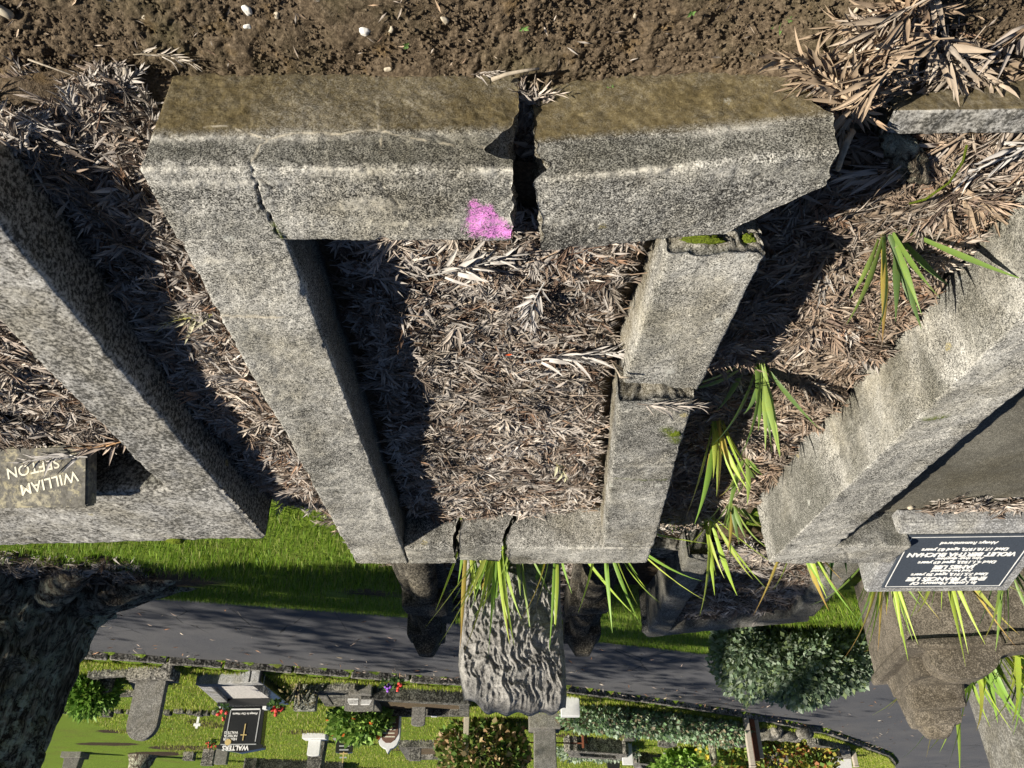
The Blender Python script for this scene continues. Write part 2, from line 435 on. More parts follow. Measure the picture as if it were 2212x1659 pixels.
# road sheet between its two edges
def resample(p, n):
    d = np.r_[0, np.cumsum(np.linalg.norm(np.diff(p, axis=0), axis=1))]; t = np.linspace(0, d[-1], n)
    return np.c_[np.interp(t, d, p[:, 0]), np.interp(t, d, p[:, 1])]
def smoothp(p, n=3):
    p = p.copy()
    for _ in range(n):
        q = p.copy(); q[1:-1] = .25 * p[:-2] + .5 * p[1:-1] + .25 * p[2:]; p = q
    return p
na, fa = resample(NEAR, 90), smoothp(resample(FAR, 90))
ea = na.copy(); ea[:, 1] -= .05 + .1 * vnoise(np.c_[na, np.zeros(90)], 1.5, 3) 
cols = 14
RV = np.concatenate([np.c_[ea * (1 - k / cols) + fa * (k / cols), np.full(90, ZR + .004 + .03 * math.sin(math.pi * k / cols))] for k in range(cols + 1)])
ri = np.arange(len(RV)).reshape(cols + 1, 90)
RQ = np.stack([ri[:-1, :-1], ri[1:, :-1], ri[1:, 1:], ri[:-1, 1:]], -1).reshape(-1, 4)
RQ = RQ[:, ::-1]
ob = build('road', RV, RQ, mat=M['road'], smooth=True); tag(ob, 'grey asphalt cemetery road curving between the lawns', kind='structure')

# kerb stones along the far side of the road, each a stone of its own
ks = thing('road_kerb', 'row of worn stone kerbs along the far side of the road', 'kerb', (0, 0, 0))
fr = smoothp(resample(FAR, 400), 8)
dd = np.r_[0, np.cumsum(np.linalg.norm(np.diff(fr, axis=0), axis=1))]
t = 9.0
while t < dd[-1] - 1.0:
    L = random.uniform(.72, .95)
    a = np.array([np.interp(t, dd, fr[:, 0]), np.interp(t, dd, fr[:, 1])]); b = np.array([np.interp(t + L - .03, dd, fr[:, 0]), np.interp(t + L - .03, dd, fr[:, 1])])
    if -9.9 < a[0] < 6.5 or a[1] > 20:
        d = (b - a); ln = np.linalg.norm(d); ang = math.atan2(d[1], d[0]); c = (a + b) / 2
        k = box_obj('kerb_stone', -ln / 2, ln / 2, -.045, .06, -.2, random.uniform(.085, .1), M['concrete_far'], ks, .015, 1, .006, 0, random.randint(1, 99))
        k.location = (c[0], c[1], ZR + .0); k.rotation_euler = (random.gauss(0, .02), random.gauss(0, .012), ang)
    t += L
# gutter litter

# ------------------------------------------------------------------ cast concrete kerbs
def section(w, zt, zb, res, r, batter):
    pts = []
    def seg(a, b):
        n = max(2, int(math.dist(a, b) / res))
        for k in range(n): pts.append((a[0] + (b[0] - a[0]) * k / n, a[1] + (b[1] - a[1]) * k / n))
    def arc(c, a0, a1):
        n = max(3, int(abs(a1 - a0) * r / res) + 1)
        for k in range(n):
            t = a0 + (a1 - a0) * k / n; pts.append((c[0] + r * math.cos(t), c[1] + r * math.sin(t)))
    h = w / 2
    seg((-h - batter, zb), (-h, zt - r)); arc((-h + r, zt - r), math.pi, math.pi / 2)
    seg((-h + r, zt), (h - r, zt)); arc((h - r, zt - r), math.pi / 2, 0); seg((h, zt - r), (h + batter, zb))
    pts.append((h + batter, zb))
    return np.array(pts)
def kerb(name, p0, p1, w, zt, zb, mat, parent, res=.006, r=.012, batter=.0, jag0=None, jag1=None, amp=.0022, cracks=(), paint=None, seed=1, lab=None, post=None, stainf=None, paleline=0.0, w1=None):
    """a run of concrete kerb from p0 to p1; jag0/jag1(a, b) shape a broken end (metres beyond the end)"""
    p0 = np.array(p0[:2], float); p1 = np.array(p1[:2], float)
    L = np.linalg.norm(p1 - p0); d = (p1 - p0) / L; nrm = np.array([-d[1], d[0]])
    S = section(w, zt, zb, res, r, batter); m = len(S)
    T = np.gradient(S, axis=0); T /= np.linalg.norm(T, axis=1)[:, None]; N2 = np.c_[-T[:, 1], T[:, 0]]
    a, b = S[:, 0], S[:, 1]
    s0 = np.zeros(m) - (jag0(a, b) if jag0 else 0); s1 = np.full(m, L) + (jag1(a, b) if jag1 else 0)
    n = max(3, int(L / res)); tt = np.linspace(0, 1, n + 1)
    SS = s0[None] + (s1 - s0)[None] * tt[:, None]
    e = np.minimum(SS - s0[None] if not jag0 else 9, s1[None] - SS if not jag1 else 9); e = np.clip(e, 0, r) + np.zeros_like(SS)
    off = -(r - np.sqrt(np.maximum(r * r - (r - e) ** 2, 0)))
    sc = w1 / w if w1 else 1.0
    taper = 1 + (sc - 1) * tt[:, None]
    A = (a[None] + N2[None, :, 0] * off) * taper; B = b[None] + N2[None, :, 1] * off
    XY = p0[None, None] + d[None, None] * SS[..., None] + nrm[None, None] * A[..., None]
    V = np.concatenate([XY, B[..., None]], -1).reshape(-1, 3)
    NN = np.stack([nrm[0] * N2[:, 0], nrm[1] * N2[:, 0], N2[:, 1]], 1)
    NN = np.tile(NN, (n + 1, 1))
    rows = np.arange((n + 1) * m).reshape(n + 1, m)
    Q = [np.stack([rows[:-1, :-1], rows[1:, :-1], rows[1:, 1:], rows[:-1, 1:]], -1).reshape(-1, 4)]
    Vs = [V]; Ns = [NN]; base = len(V); cap = [np.zeros(len(V))]
    for end, jf, sgn in ((0, jag0, -1), (n, jag1, 1)):
        K = max(4, int(w / 2 / (res * 1.6))); prev = rows[end]
        cb = (zt + zb) / 2 + (zt - zb) * .1
        for k in range(1, K + 1):
            f = 1 - k / K * .985
            aa = A[end] * f; bb = cb + (B[end] - cb) * f
            s = (np.zeros(m) - (jf(a * f, bb) if jf else 0)) if end == 0 else (np.full(m, L) + (jf(a * f, bb) if jf else 0))
            xy = p0[None] + d[None] * s[:, None] + nrm[None] * aa[:, None]
            v = np.c_[xy, bb]
            if jf:
                v[:, :2] += (d[None] * (fbm(v, 60, 3, seed + 9) * .006 - .002)[:, None]) * 1.0
            Vs.append(v); Ns.append(np.tile(np.r_[d * sgn, 0], (m, 1))); cap.append(np.full(m, 1.0 if jf else 0.0))
            cur = np.arange(base, base + m); base += m
            q = np.stack([prev[:-1], prev[1:], cur[1:], cur[:-1]], -1)
            Q.append(q if sgn > 0 else q[:, ::-1]); prev = cur
    V = np.concatenate(Vs); NN = np.concatenate(Ns); Q = np.concatenate(Q)[:, ::-1]; cap = np.concatenate(cap)
    disp = amp * fbm(V, 38, 4, seed, .6) + amp * 1.2 * fbm(V, 6, 2, seed + 4)
    edge = np.clip(1 - np.abs(V[:, 2] - (zt - .0)) / .02, 0, 1)
    chips = np.clip(vnoise(V, 30, seed + 21) - .45, 0, 1) * np.exp(-((np.minimum(np.abs(np.abs((V[:, :2] - p0) @ nrm) - w / 2), 9)) / .012) ** 2) * edge
    disp = disp - .022 * chips
    at = {k: np.zeros(len(V)) for k in ('pale', 'stain', 'dark', 'moss', 'paint', 'crack', 'line')}
    at['crack'] = cap * .0
    for (poly, width, depth, kind) in cracks:
        wob = .0035 * np.stack([vnoise(V, 70, 31), vnoise(V, 70, 32), vnoise(V, 70, 33)], 1)
        dist = polydist(V + wob, poly); g = np.exp(-(dist / width) ** 2)
        if kind == 'dark':
            disp = disp - depth * g; at['crack'] = np.maximum(at['crack'], np.clip(1.4 * np.exp(-(dist / (width * .8)) ** 2) - .25, 0, 1))
        elif kind == 'pale':
            at['line'] = np.maximum(at['line'], np.clip(1.5 * g, 0, 1)); disp = disp + .0006 * g
        elif kind == 'moss':
            at['moss'] = np.maximum(at['moss'], 1.3 * g); disp = disp + .004 * g
    if stainf is not None: stainf(V, NN, at)
    if paint is not None:
        for c, rad in paint:
            at['paint'] = np.maximum(at['paint'], np.clip(1.75 - 1.15 * np.linalg.norm((V - np.array(c)) / np.array(rad), axis=1) + .6 * fbm(V, 24, 4, 88), 0, 1))
    at['stain'] = np.where(cap > .5, .35, at['stain'])
    V = V + NN * disp[:, None]
    if post is not None: V = post(V)
    if parent is not None: V = V - np.array(parent.location)
    o = build(name, V, Q, mat=mat, smooth=True, attr=at)
    if parent is not None: o.parent = parent
    if lab: o['label'] = lab
    return o
def jagger(knots, amp=.006, freq=45, seed=1, slope=0.0):
    kb = np.array([k[0] for k in knots]); kv = np.array([k[1] for k in knots])
    def f(a, b):
        P = np.c_[np.asarray(a), np.asarray(b), np.full(len(a), seed * 1.7)]
        return np.interp(b, kb, kv) + amp * fbm(P, freq, 3, seed) + slope * np.asarray(a)
    return f

# ---- the broken grave surround in the middle
main = thing('grave_surround', 'broken grey concrete grave surround filled with dead fronds, pink paint on its near rim', 'grave kerb', (.05, 2.0, 0))
ZT = .30
def front_stain(V, N, at):
    fr = (N[:, 1] < -.5).astype(float)
    n = fbm(V * np.array([.35, 1, 1]), 14, 4, 3)
    zz = V[:, 2] + .012 * n
    st = fr * np.clip((.215 - zz) / .03, 0, 1)
    at['stain'] = np.maximum(at['stain'], np.clip(st * (.95 + .25 * vnoise(V, 5, 8)), 0, 1))
    at['pale'] = np.maximum(at['pale'], fr * np.exp(-((V[:, 2] - .222 + .006 * vnoise(V, 9, 2)) / .011) ** 2) * np.clip(.35 + .9 * vnoise(V * np.array([1, 1, 2]), 7, 12), 0, 1))
    at['dark'] = np.maximum(at['dark'], fr * np.clip((zz - .212) / .012, 0, 1) * np.clip((.287 - zz) / .012, 0, 1) * (.72 + .3 * vnoise(V, 12, 5)))
    at['pale'] = np.maximum(at['pale'], np.exp(-((V[:, 2] - .297) / .006) ** 2) * np.exp(-((V[:, 1] - 1.0 - .00 * V[:, 0]) / .016) ** 2) * np.clip(.55 + .6 * vnoise(V, 20, 13), 0, 1))
    top = (N[:, 2] > .5)
    at['dark'] = np.maximum(at['dark'], top * np.clip(.75 * fbm(V * np.array([.25, 1, 1]), 16, 3, 41) - .2, 0, .6))
    at['pale'] = np.maximum(at['pale'], top * np.clip(1.6 * fbm(V * np.array([.12, 1.2, 1]), 30, 2, 44) - .75, 0, .7))
Yf = .997
def F(x, z): return (x, Yf - .003, z)
def FY(x, y):    # a spot of the front face in the photograph
    p = GY(x, y, Yf - .003); return (p.x, p.y, p.z)
def TP(x, y): p = G(x, y, ZT); return (p.x, p.y, p.z)
cr_main = [
    ([FY(443, 278), FY(500, 276), FY(560, 298), FY(578, 303), FY(640, 290), FY(740, 290), FY(810, 280), FY(870, 295), FY(940, 308), FY(1045, 318)], .0018, 0, 'pale'),
    ([FY(578, 303), FY(560, 318), FY(548, 340), FY(541, 350)], .0018, 0, 'pale'),
    ([FY(820, 195), FY(815, 230), FY(818, 280), FY(824, 290), FY(820, 330)], .0015, 0, 'pale'),
    ([FY(541, 350), TP(545, 366), TP(548, 382), TP(556, 396), TP(556, 410), TP(566, 440), TP(580, 460), TP(592, 485), TP(600, 505), TP(606, 520)], .0026, .012, 'dark'),
    ([TP(548, 382), TP(572, 396), TP(590, 410)], .003, .006, 'dark'),
    ([TP(590, 485), TP(602, 500), TP(607, 512)], .006, 0, 'moss'),
    ([TP(810, 378), TP(835, 420), TP(860, 445)], .0022, .004, 'dark'),
    ([FY(1045, 318), FY(985, 316), FY(930, 312)], .002, .004, 'dark'),
]
notch = jagger([(-.2, .012), (.068, .012), (.14, .011), (.172, .003), (.21, -.0275), (.246, -.055), (.262, -.03), (.272, -.002), (.31, 0)], .0035, 60, 3)
plain = jagger([(-.2, .0), (.1, -.004), (.2, .003), (.31, 0)], .006, 45, 5)
def jl(a, b):       # the chip is deep at the front face and runs out inwards
    k = np.clip((.0 - a) / .07, 0, 1); return notch(a, b) * k + plain(a, b) * (1 - k)
def weld(V):     # the corner was cast in one piece: no rounded edge where the side rim starts
    m = (V[:, 0] > .474) & (V[:, 0] < .687) & (V[:, 1] > 1.170) & (V[:, 2] > ZT - .012)
    V = V.copy(); V[m, 2] = ZT + .0012 * fbm(V[m], 40, 3, 5); return V
kerb('front_kerb', (.693, 1.09), (.0, 1.093), .19, ZT, -.12, M['concrete'], main, .0029, .0055, .012, None, lambda a, b: jl(-a, b), cracks=cr_main,
     paint=[((.046, 1.155, ZT), (.05, .032, .08)), ((.06, 1.12, ZT), (.028, .04, .08))], stainf=front_stain, seed=3, post=weld, lab='near rim with brown stains, fine cracks and a pink paint blotch')
jr = jagger([(-.2, .0), (.068, -.0), (.17, -.003), (.205, -.006), (.238, -.012), (.262, -.034), (.275, -.02), (.3, 0), (.31, .003)], .004, 55, 8)
jr2 = jagger([(-.2, .0), (.31, .0)], .008, 40, 9)
def jright(a, b):
    k = np.clip(-a / .07, 0, 1); return jr(a, b) * k + jr2(a, b) * (1 - k)
def jfar(a, b):     # its outer end is broken off at a slant, low in front
    P = np.c_[a, b, b * 0]
    return -.16 * np.clip((a + .02) / .1, 0, 1.2) - .05 * np.clip((.2 - b) / .2, 0, 1) * np.clip((-a) / .09, 0, 1) + .012 * fbm(P, 25, 3, 61)
def front_stain2(V, N, at):
    front_stain(V, N, at)
cr_r = [([TP(1185, 358), TP(1205, 362), TP(1225, 372), TP(1245, 380)], .004, .008, 'dark'),
        ([TP(1600, 420), TP(1625, 395), TP(1645, 372)], .0022, .004, 'dark')]
kerb('front_kerb', (-.055, 1.122), (-.605, 1.05), .196, ZT + .002, -.12, M['concrete'], main, .0042, .007, .014, lambda a, b: jright(-a, b), lambda a, b: jfar(-a, b), cracks=cr_r,
     stainf=front_stain2, seed=14, lab='loose end of the near rim, broken off and turned askew')
def side_stain_shade(V, N, at):
    top = (N[:, 2] > .5)
    at['dark'] = np.maximum(at['dark'], top * np.clip(.8 * fbm(V * np.array([1, .5, 1]), 9, 3, 71) - .25, 0, .55))
    at['pale'] = np.maximum(at['pale'], top * np.clip(1.6 * fbm(V * np.array([.3, 2.0, 1]), 16, 2, 74) - .9, 0, .8))
    if V[:, 0].mean() > .4: at['dark'] = np.maximum(at['dark'], (np.abs(N[:, 0]) > .5) * np.clip((.292 - V[:, 2]) / .02, 0, 1) * .9)  # near-black walls of the long rim: algae plus shade put into the colour
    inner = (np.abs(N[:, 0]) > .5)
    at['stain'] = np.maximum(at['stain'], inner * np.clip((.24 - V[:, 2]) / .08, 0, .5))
cr_s = [([TP(650, 887), TP(690, 893), TP(730, 902), TP(760, 912)], .004, .006, 'dark'),
        ([TP(480, 683), TP(540, 684), TP(610, 685)], .0035, 0, 'pale'),
        ([TP(395, 560), TP(420, 590), TP(445, 640)], .0035, .005, 'dark'),
        ([TP(720, 1062), TP(760, 1068), TP(800, 1064)], .003, .004, 'dark')]
kerb('side_kerb', (.579, 1.177), (.553, 3.185), .222, ZT - .0002, -.12, M['concrete'], main, .006, .006, .0, cracks=cr_s, stainf=side_stain_shade, seed=23, amp=.0026, lab='long unbroken side rim that throws a shadow over the fronds')
jb = jagger([(-.2, 0), (.31, 0)], .01, 30, 31)
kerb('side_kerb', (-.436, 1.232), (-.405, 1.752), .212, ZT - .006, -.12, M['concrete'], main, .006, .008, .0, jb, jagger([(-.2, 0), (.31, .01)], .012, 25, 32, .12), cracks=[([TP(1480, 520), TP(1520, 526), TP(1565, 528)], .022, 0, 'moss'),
     ([TP(1375, 628), TP(1480, 626), TP(1560, 632)], .003, 0, 'pale')], stainf=side_stain_shade, seed=33, lab='short broken length of side rim')
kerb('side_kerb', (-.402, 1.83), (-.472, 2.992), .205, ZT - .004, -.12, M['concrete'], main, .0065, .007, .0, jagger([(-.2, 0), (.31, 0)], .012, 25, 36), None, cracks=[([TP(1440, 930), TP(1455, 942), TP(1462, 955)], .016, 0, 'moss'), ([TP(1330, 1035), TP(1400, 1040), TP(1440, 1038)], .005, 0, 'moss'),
     ([TP(1310, 985), TP(1380, 990), TP(1445, 985)], .003, .004, 'dark')], stainf=side_stain_shade, seed=37, lab='side rim beyond the break, a moss cushion on its edge')
def js(seed, ph): return jagger([(-.2, 0), (.1, .012 * ph), (.16, .02 * ph), (.21, -.006 * ph), (.26, -.022 * ph), (.31, -.012 * ph)], .005, 40, seed)
kerb('back_kerb', (.4425, 3.09), (.232, 3.09), .19, ZT - .003, -.3, M['concrete'], main, .0065, .01, .0, None, js(51, .5), stainf=side_stain_shade, seed=41)
kerb('back_kerb', (.213, 3.085), (.028, 3.10), .188, ZT - .012, -.3, M['concrete'], main, .0065, .01, .0, js(51, -.5), js(53, 1.1), stainf=side_stain_shade, seed=42, lab='loose middle piece between two cracks')
kerb('back_kerb', (-.004, 3.10), (-.574, 3.085), .19, ZT - .003, -.3, M['concrete'], main, .0065, .01, .0, js(53, -1.1), None, stainf=side_stain_shade, seed=43)

# ---- the surround on the right (left in the upturned photograph), with its broad back platform
def stone_at(x, y): return (x, y, 0)
gl = thing('grave_surround', 'pale concrete grave surround with a broad cracked platform and a lettered marker', 'grave kerb', (1.6, 2.0, 0))
def plain_stain_shade(V, N, at):
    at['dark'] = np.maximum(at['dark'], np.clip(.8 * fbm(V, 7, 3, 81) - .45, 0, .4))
    at['dark'] = np.maximum(at['dark'], (np.abs(N[:, 2]) < .5) * np.clip((.312 - V[:, 2]) / .02, 0, 1) * .95)  # upright faces darkened: algae staining with painted shade on top
ZL = .32
def TL(x, y): p = G(x, y, ZL); return (p.x, p.y, p.z)
kerb('side_kerb', (1.117, 1.05), (1.072, 2.395), .196, ZL - .002, -.1, M['concrete_l'], gl, .009, .012, 0, stainf=plain_stain_shade, seed=61,
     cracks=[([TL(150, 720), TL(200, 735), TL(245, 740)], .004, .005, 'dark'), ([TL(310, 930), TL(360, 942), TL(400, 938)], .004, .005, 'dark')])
kerb('back_platform', (.966, 2.60), (2.35, 2.70), .46, ZL, -.1, M['concrete_l'], gl, .011, .011, 0, stainf=plain_stain_shade, seed=63, lab='broad cracked concrete platform',
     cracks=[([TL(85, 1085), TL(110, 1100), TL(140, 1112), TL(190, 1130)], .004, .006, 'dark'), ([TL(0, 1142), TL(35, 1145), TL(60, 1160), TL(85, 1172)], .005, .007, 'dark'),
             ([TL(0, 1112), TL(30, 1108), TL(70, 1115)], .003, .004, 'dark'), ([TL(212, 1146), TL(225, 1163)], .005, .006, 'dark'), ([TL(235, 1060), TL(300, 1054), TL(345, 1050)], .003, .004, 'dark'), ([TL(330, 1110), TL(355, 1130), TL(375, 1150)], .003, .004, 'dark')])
kerb('side_kerb', (2.28, 1.0), (2.24, 2.45), .196, ZL - .002, -.1, M['concrete_l'], gl, .02, .012, 0, stainf=plain_stain_shade, seed=66)
# small lettered marker leaning on the platform
mk = thing('grave_marker', 'low lichened stone marker with cream lettering leaning on the pale platform', 'grave marker', (1.76, 2.35, .28))
st = NT('lichened_marker_stone', .9, .2)
nn = st.noise(22, 5, .75)
st.color(st.mix(st.ramp(nn, (.5, 0), (.62, .8)), st.ramp(st.noise(70, 4, .7), (.3, (.07, .066, .055)), (.7, (.2, .19, .165))), st.mix(st.noise(9, 2), (.4, .33, .12), (.48, .46, .4))))
st.bump(nn, .5, .004); M['marker'] = st.m
tl = R(-28)
bm = bmesh.new(); bmesh.ops.create_cube(bm, size=1)
for v in bm.verts: v.co = Vector((v.co.x * .82 + .0, v.co.y * .06, v.co.z * .2))
bmesh.ops.bevel(bm, geom=bm.edges[:], offset=.006, segments=2, affect='EDGES')
bmesh.ops.subdivide_edges(bm, edges=[e for e in bm.edges if e.calc_length() > .1], cuts=4, use_grid_fill=True)
RM = Matrix.Translation((.035, -.02, .02)) @ Matrix.Rotation(R(3), 4, 'Z') @ Matrix.Rotation(tl, 4, 'X')
bmesh.ops.transform(bm, matrix=RM, verts=bm.verts)
body = bm_obj('stone', bm, M['marker'], mk)
face = RM @ Matrix.Translation((0, -.0305, 0)) @ Matrix.Rotation(R(90), 4, 'X')
for s, x, y, rot in (('WILLIAM', -.28, .005, 13), ('SEFTON', -.225, -.045, 11)):
    text_obj('lettering', s, .05, M['lead_letters'], body, face @ Matrix.Translation((x, y, 0)) @ Matrix.Rotation(R(rot), 4, 'Z'), bold=.0006)
bm = bmesh.new(); bmesh.ops.create_icosphere(bm, subdivisions=3, radius=1)
P = np.array([v.co[:] for v in bm.verts]); nz = fbm(P, 2.2, 3, 5)
for v, k in zip(bm.verts, nz): v.co *= 1 + .18 * k; v.co = Vector((v.co.x * .035, v.co.y * .022, v.co.z * .017))
mo = bm_obj('moss_cushion', bm, M['moss'], None, tuple(G(378, 1166, ZL)), True); tag(mo, 'bright green moss cushion on the far edge of the pale platform', 'moss')

# ---- the surround on the left (right in the upturned photograph) with the inscribed desk stone
gr = thing('grave_surround', 'bright speckled concrete grave surround around a dark slab and plaque', 'grave kerb', (-1.6, 2.2, 0))
ZRT = .34
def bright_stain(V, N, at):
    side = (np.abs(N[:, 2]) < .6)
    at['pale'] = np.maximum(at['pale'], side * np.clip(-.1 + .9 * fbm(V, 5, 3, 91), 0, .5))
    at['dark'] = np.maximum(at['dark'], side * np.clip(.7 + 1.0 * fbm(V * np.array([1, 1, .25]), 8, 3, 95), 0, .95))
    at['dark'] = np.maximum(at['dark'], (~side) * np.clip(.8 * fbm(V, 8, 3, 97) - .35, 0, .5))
def TR(x, y): p = G(x, y, ZRT); return (p.x, p.y, p.z)
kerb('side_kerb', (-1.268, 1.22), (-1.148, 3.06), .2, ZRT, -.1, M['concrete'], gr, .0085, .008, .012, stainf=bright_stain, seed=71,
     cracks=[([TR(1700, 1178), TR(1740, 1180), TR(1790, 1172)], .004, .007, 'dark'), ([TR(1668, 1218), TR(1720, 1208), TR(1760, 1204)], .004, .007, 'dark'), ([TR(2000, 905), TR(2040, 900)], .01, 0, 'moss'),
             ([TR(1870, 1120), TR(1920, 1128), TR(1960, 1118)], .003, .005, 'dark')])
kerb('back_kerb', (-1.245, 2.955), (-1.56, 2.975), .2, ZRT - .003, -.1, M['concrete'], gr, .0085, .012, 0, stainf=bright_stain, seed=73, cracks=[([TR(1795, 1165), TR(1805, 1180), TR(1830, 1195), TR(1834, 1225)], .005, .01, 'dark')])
o = box_obj('slab', -2.75, -1.345, 1.2, 2.86, .04, .2, M['slab'], None, .012); o.parent = gr; o.location = -Vector(gr.location)
dk = thing('desk_headstone', 'grey terrazzo desk headstone with a dark inscribed plaque', 'headstone', (-1.82, 3.05, .2))
rzd = R(2.0)
prof = [(-.24, 0.002), (.24, 0.002), (.24, .177), (.225, .19), (-.225, .072), (-.24, .055)]     # y-z outline
bm = bmesh.new()
vs = [bm.verts.new((-.30, p[0], p[1])) for p in prof]; f = bm.faces.new(vs)
rr = bmesh.ops.extrude_face_region(bm, geom=[f])
for v in [g for g in rr['geom'] if isinstance(g, bmesh.types.BMVert)]: v.co.x = .30
bmesh.ops.recalc_face_normals(bm, faces=bm.faces)
bmesh.ops.bevel(bm, geom=bm.edges[:], offset=.006, segments=2, affect='EDGES')
bmesh.ops.rotate(bm, verts=bm.verts, cent=(0, 0, 0), matrix=Matrix.Rotation(rzd, 3, 'Z'))
bm_obj('block', bm, M['terrazzo'], dk)
sl = math.atan2(.19 - .072, .45)
FM = Matrix.Rotation(rzd, 4, 'Z') @ Matrix.Translation((0, 0, .131)) @ Matrix.Rotation(sl, 4, 'X')
def plate(name, w, h, t, z, mat, parent, Mx, bev=.001):
    bm = bmesh.new(); bmesh.ops.create_cube(bm, size=1)
    for v in bm.verts: v.co = Vector((v.co.x * w, v.co.y * h, v.co.z * t + z))
    if bev: bmesh.ops.bevel(bm, geom=bm.edges[:], offset=bev, segments=1, affect='EDGES')
    bmesh.ops.transform(bm, matrix=Mx, verts=bm.verts); return bm_obj(name, bm, mat, parent)
plq = plate('plaque', .50, .375, .008, .004, M['plaque'], dk, FM)
for (w, h, x, y) in ((.476, .003, 0, .176), (.476, .003, 0, -.176), (.003, .352, .238, 0), (.003, .352, -.238, 0)):
    plate('border_line', w, h, .0016, .0088, M['white_letters'], plq, FM @ Matrix.Translation((x, y, 0)), 0)
lines = [('In Loving Memory Of', .15, .031, .0009, .2), ('EMILY FRANCES LEE', .116, .037, .0015, .12), ('Died 7.5.1913, aged 50 years', .086, .027, .0007, .2), ('And her husband', .061, .024, .0005, .2),
         ('JAMES LEE', .029, .037, .0015, .12), ('Died 4.1.1923, aged 69 years', -.002, .027, .0007, .2), ('Also their daughter', -.028, .024, .0005, .2), ('VIOLET BERTHA BUCHAN', -.060, .037, .0015, .12),
         ('Died 17.10.1973, aged 83 years', -.092, .027, .0007, .2), ('Always Remembered', -.135, .026, .0005, .2)]
for s, y, sz, bo, sh in lines:
    text_obj('lettering', s, sz, M['white_letters'], plq, FM @ Matrix.Translation((0, y - .008, .0088)), bold=bo, shear=sh)

# narrow edging strip in front of it
ed = thing('edging_strip', 'narrow grey concrete edging strip half sunk in the soil', 'edging', (-1.2, 1.05, 0))
kerb('strip', (-.758, 1.026), (-1.75, 1.012), .06, .132, -.06, M['concrete_l'], ed, .006, .004, 0, seed=77, stainf=lambda V, N, at: at.__setitem__('stain', np.maximum(at['stain'], (np.abs(N[:, 2]) < .6) * .9)))

# ---- the shaded surround beyond, skewed
gc = thing('grave_surround', 'shaded concrete grave surround full of fronds behind the break, orange paint on its far rim', 'grave kerb', (-1.3, 4.3, -.1))
cA, cB, cC, cD = (-.92, 3.60), (-.94, 5.06), (-1.74, 4.72), (-1.66, 3.45)
def dark_mottle(V, N, at): at['dark'] = np.maximum(at['dark'], np.clip(.75 + fbm(V, 4, 3, 55), 0, .9))  # darkens the whole surround in uneven blotches
ZC = .12
kerb('side_kerb', cA, cB, .135, ZC, -.6, M['concrete'], gc, .014, .012, 0, seed=81, stainf=dark_mottle)
kerb('far_kerb', (-.86, 5.095), (-1.80, 4.70), .13, ZC - .003, -.6, M['concrete'], gc, .014, .012, 0, seed=82, stainf=dark_mottle, paint=[((G(1625, 1358, ZC)[0], G(1625, 1358, ZC)[1], ZC), (.06, .02, .05))],
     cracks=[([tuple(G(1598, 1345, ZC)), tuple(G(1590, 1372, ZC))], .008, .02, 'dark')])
kerb('side_kerb', cD, (-1.745, 4.66), .135, ZC - .001, -.6, M['concrete'], gc, .014, .012, 0, seed=83, stainf=dark_mottle)

# ---- the rustic headstone seen from behind, and its log-carved surround
rs = thing('rustic_headstone', 'rough hewn grey headstone seen from behind, wavy chiselled face', 'headstone', (.0, 3.58, -.1))
nu, nv = 150, 260
us = np.linspace(-1, 1, nu); vs_ = np.linspace(0, 1, nv)
U, Vv = np.meshgrid(us, vs_)
W0 = .232 + .006 * np.sin(Vv * 9)
zz = -.05 + .99 * Vv
ztop = .935 - .07 * np.clip((U - .45) / .55, 0, 1) ** 1.2 - .02 * np.clip((-U - .7) / .3, 0, 1) + .008 * np.sin(U * 14)
zz = -.05 + (ztop + .05) * Vv
xx = U * W0 * (1 - .10 * np.clip((Vv - .85) / .15, 0, 1) * (U > 0)) 
Pn = np.stack([xx.ravel(), np.zeros(xx.size), zz.ravel()], 1)
warp = Pn + .05 * np.stack([fbm(Pn, 5, 2, 3), fbm(Pn, 5, 2, 4), fbm(Pn, 5, 2, 5)], 1)
def worley(u, v, seed):
    iu = np.floor(u).astype(np.int64); iv = np.floor(v).astype(np.int64); best = np.full(len(u), 9.0); z0 = np.zeros_like(iu)
    for a_ in (-1, 0, 1):
        for b_ in (-1, 0, 1):
            cu = iu + a_; cv = iv + b_; fu = cu + .15 + .7 * _h(cu + 500, cv + 500, z0, seed); fv = cv + .15 + .7 * _h(cu + 500, cv + 500, z0, seed + 1)
            best = np.minimum(best, (u - fu) ** 2 + (v - fv) ** 2)
    return best
ph = Pn[:, 0] * 190 + 7.5 * fbm(Pn * np.array([1, 1, .55]), 7, 3, 7) + 16 * Pn[:, 2] * vnoise(Pn, 1.5, 6)
wx = Pn[:, 0] + .03 * fbm(Pn, 9, 2, 3) + .35 * (Pn[:, 2] - .4) * .35 * vnoise(Pn, 2.2, 8); wz = Pn[:, 2] + .03 * fbm(Pn, 8, 2, 4)
rid = .55 * np.clip(worley(wx / .027, wz / .06, 5), 0, 1) + .4 * np.clip(worley(wx / .014, wz / .032, 9), 0, 1) + .12 * np.abs(vnoise(warp, 60, 9))
big = fbm(Pn, 4, 3, 12)
edgef = np.clip((np.abs(U.ravel()) - .86) / .14, 0, 1)
yy = -.085 - .05 * (1 - edgef ** 2) - .03 * big - .045 * np.clip(rid, 0, .8) + .02 - .02 + .045 * edgef ** 2
yy = yy + .05 * np.clip((Vv.ravel() - .93) / .07, 0, 1) ** 2
Fv = np.stack([xx.ravel(), yy, zz.ravel()], 1)
Bv = np.stack([xx.ravel() * .97, np.full(xx.size, .05), zz.ravel() - .01], 1)
ii = np.arange(nu * nv).reshape(nv, nu)
q1 = np.stack([ii[:-1, :-1], ii[:-1, 1:], ii[1:, 1:], ii[1:, :-1]], -1).reshape(-1, 4)
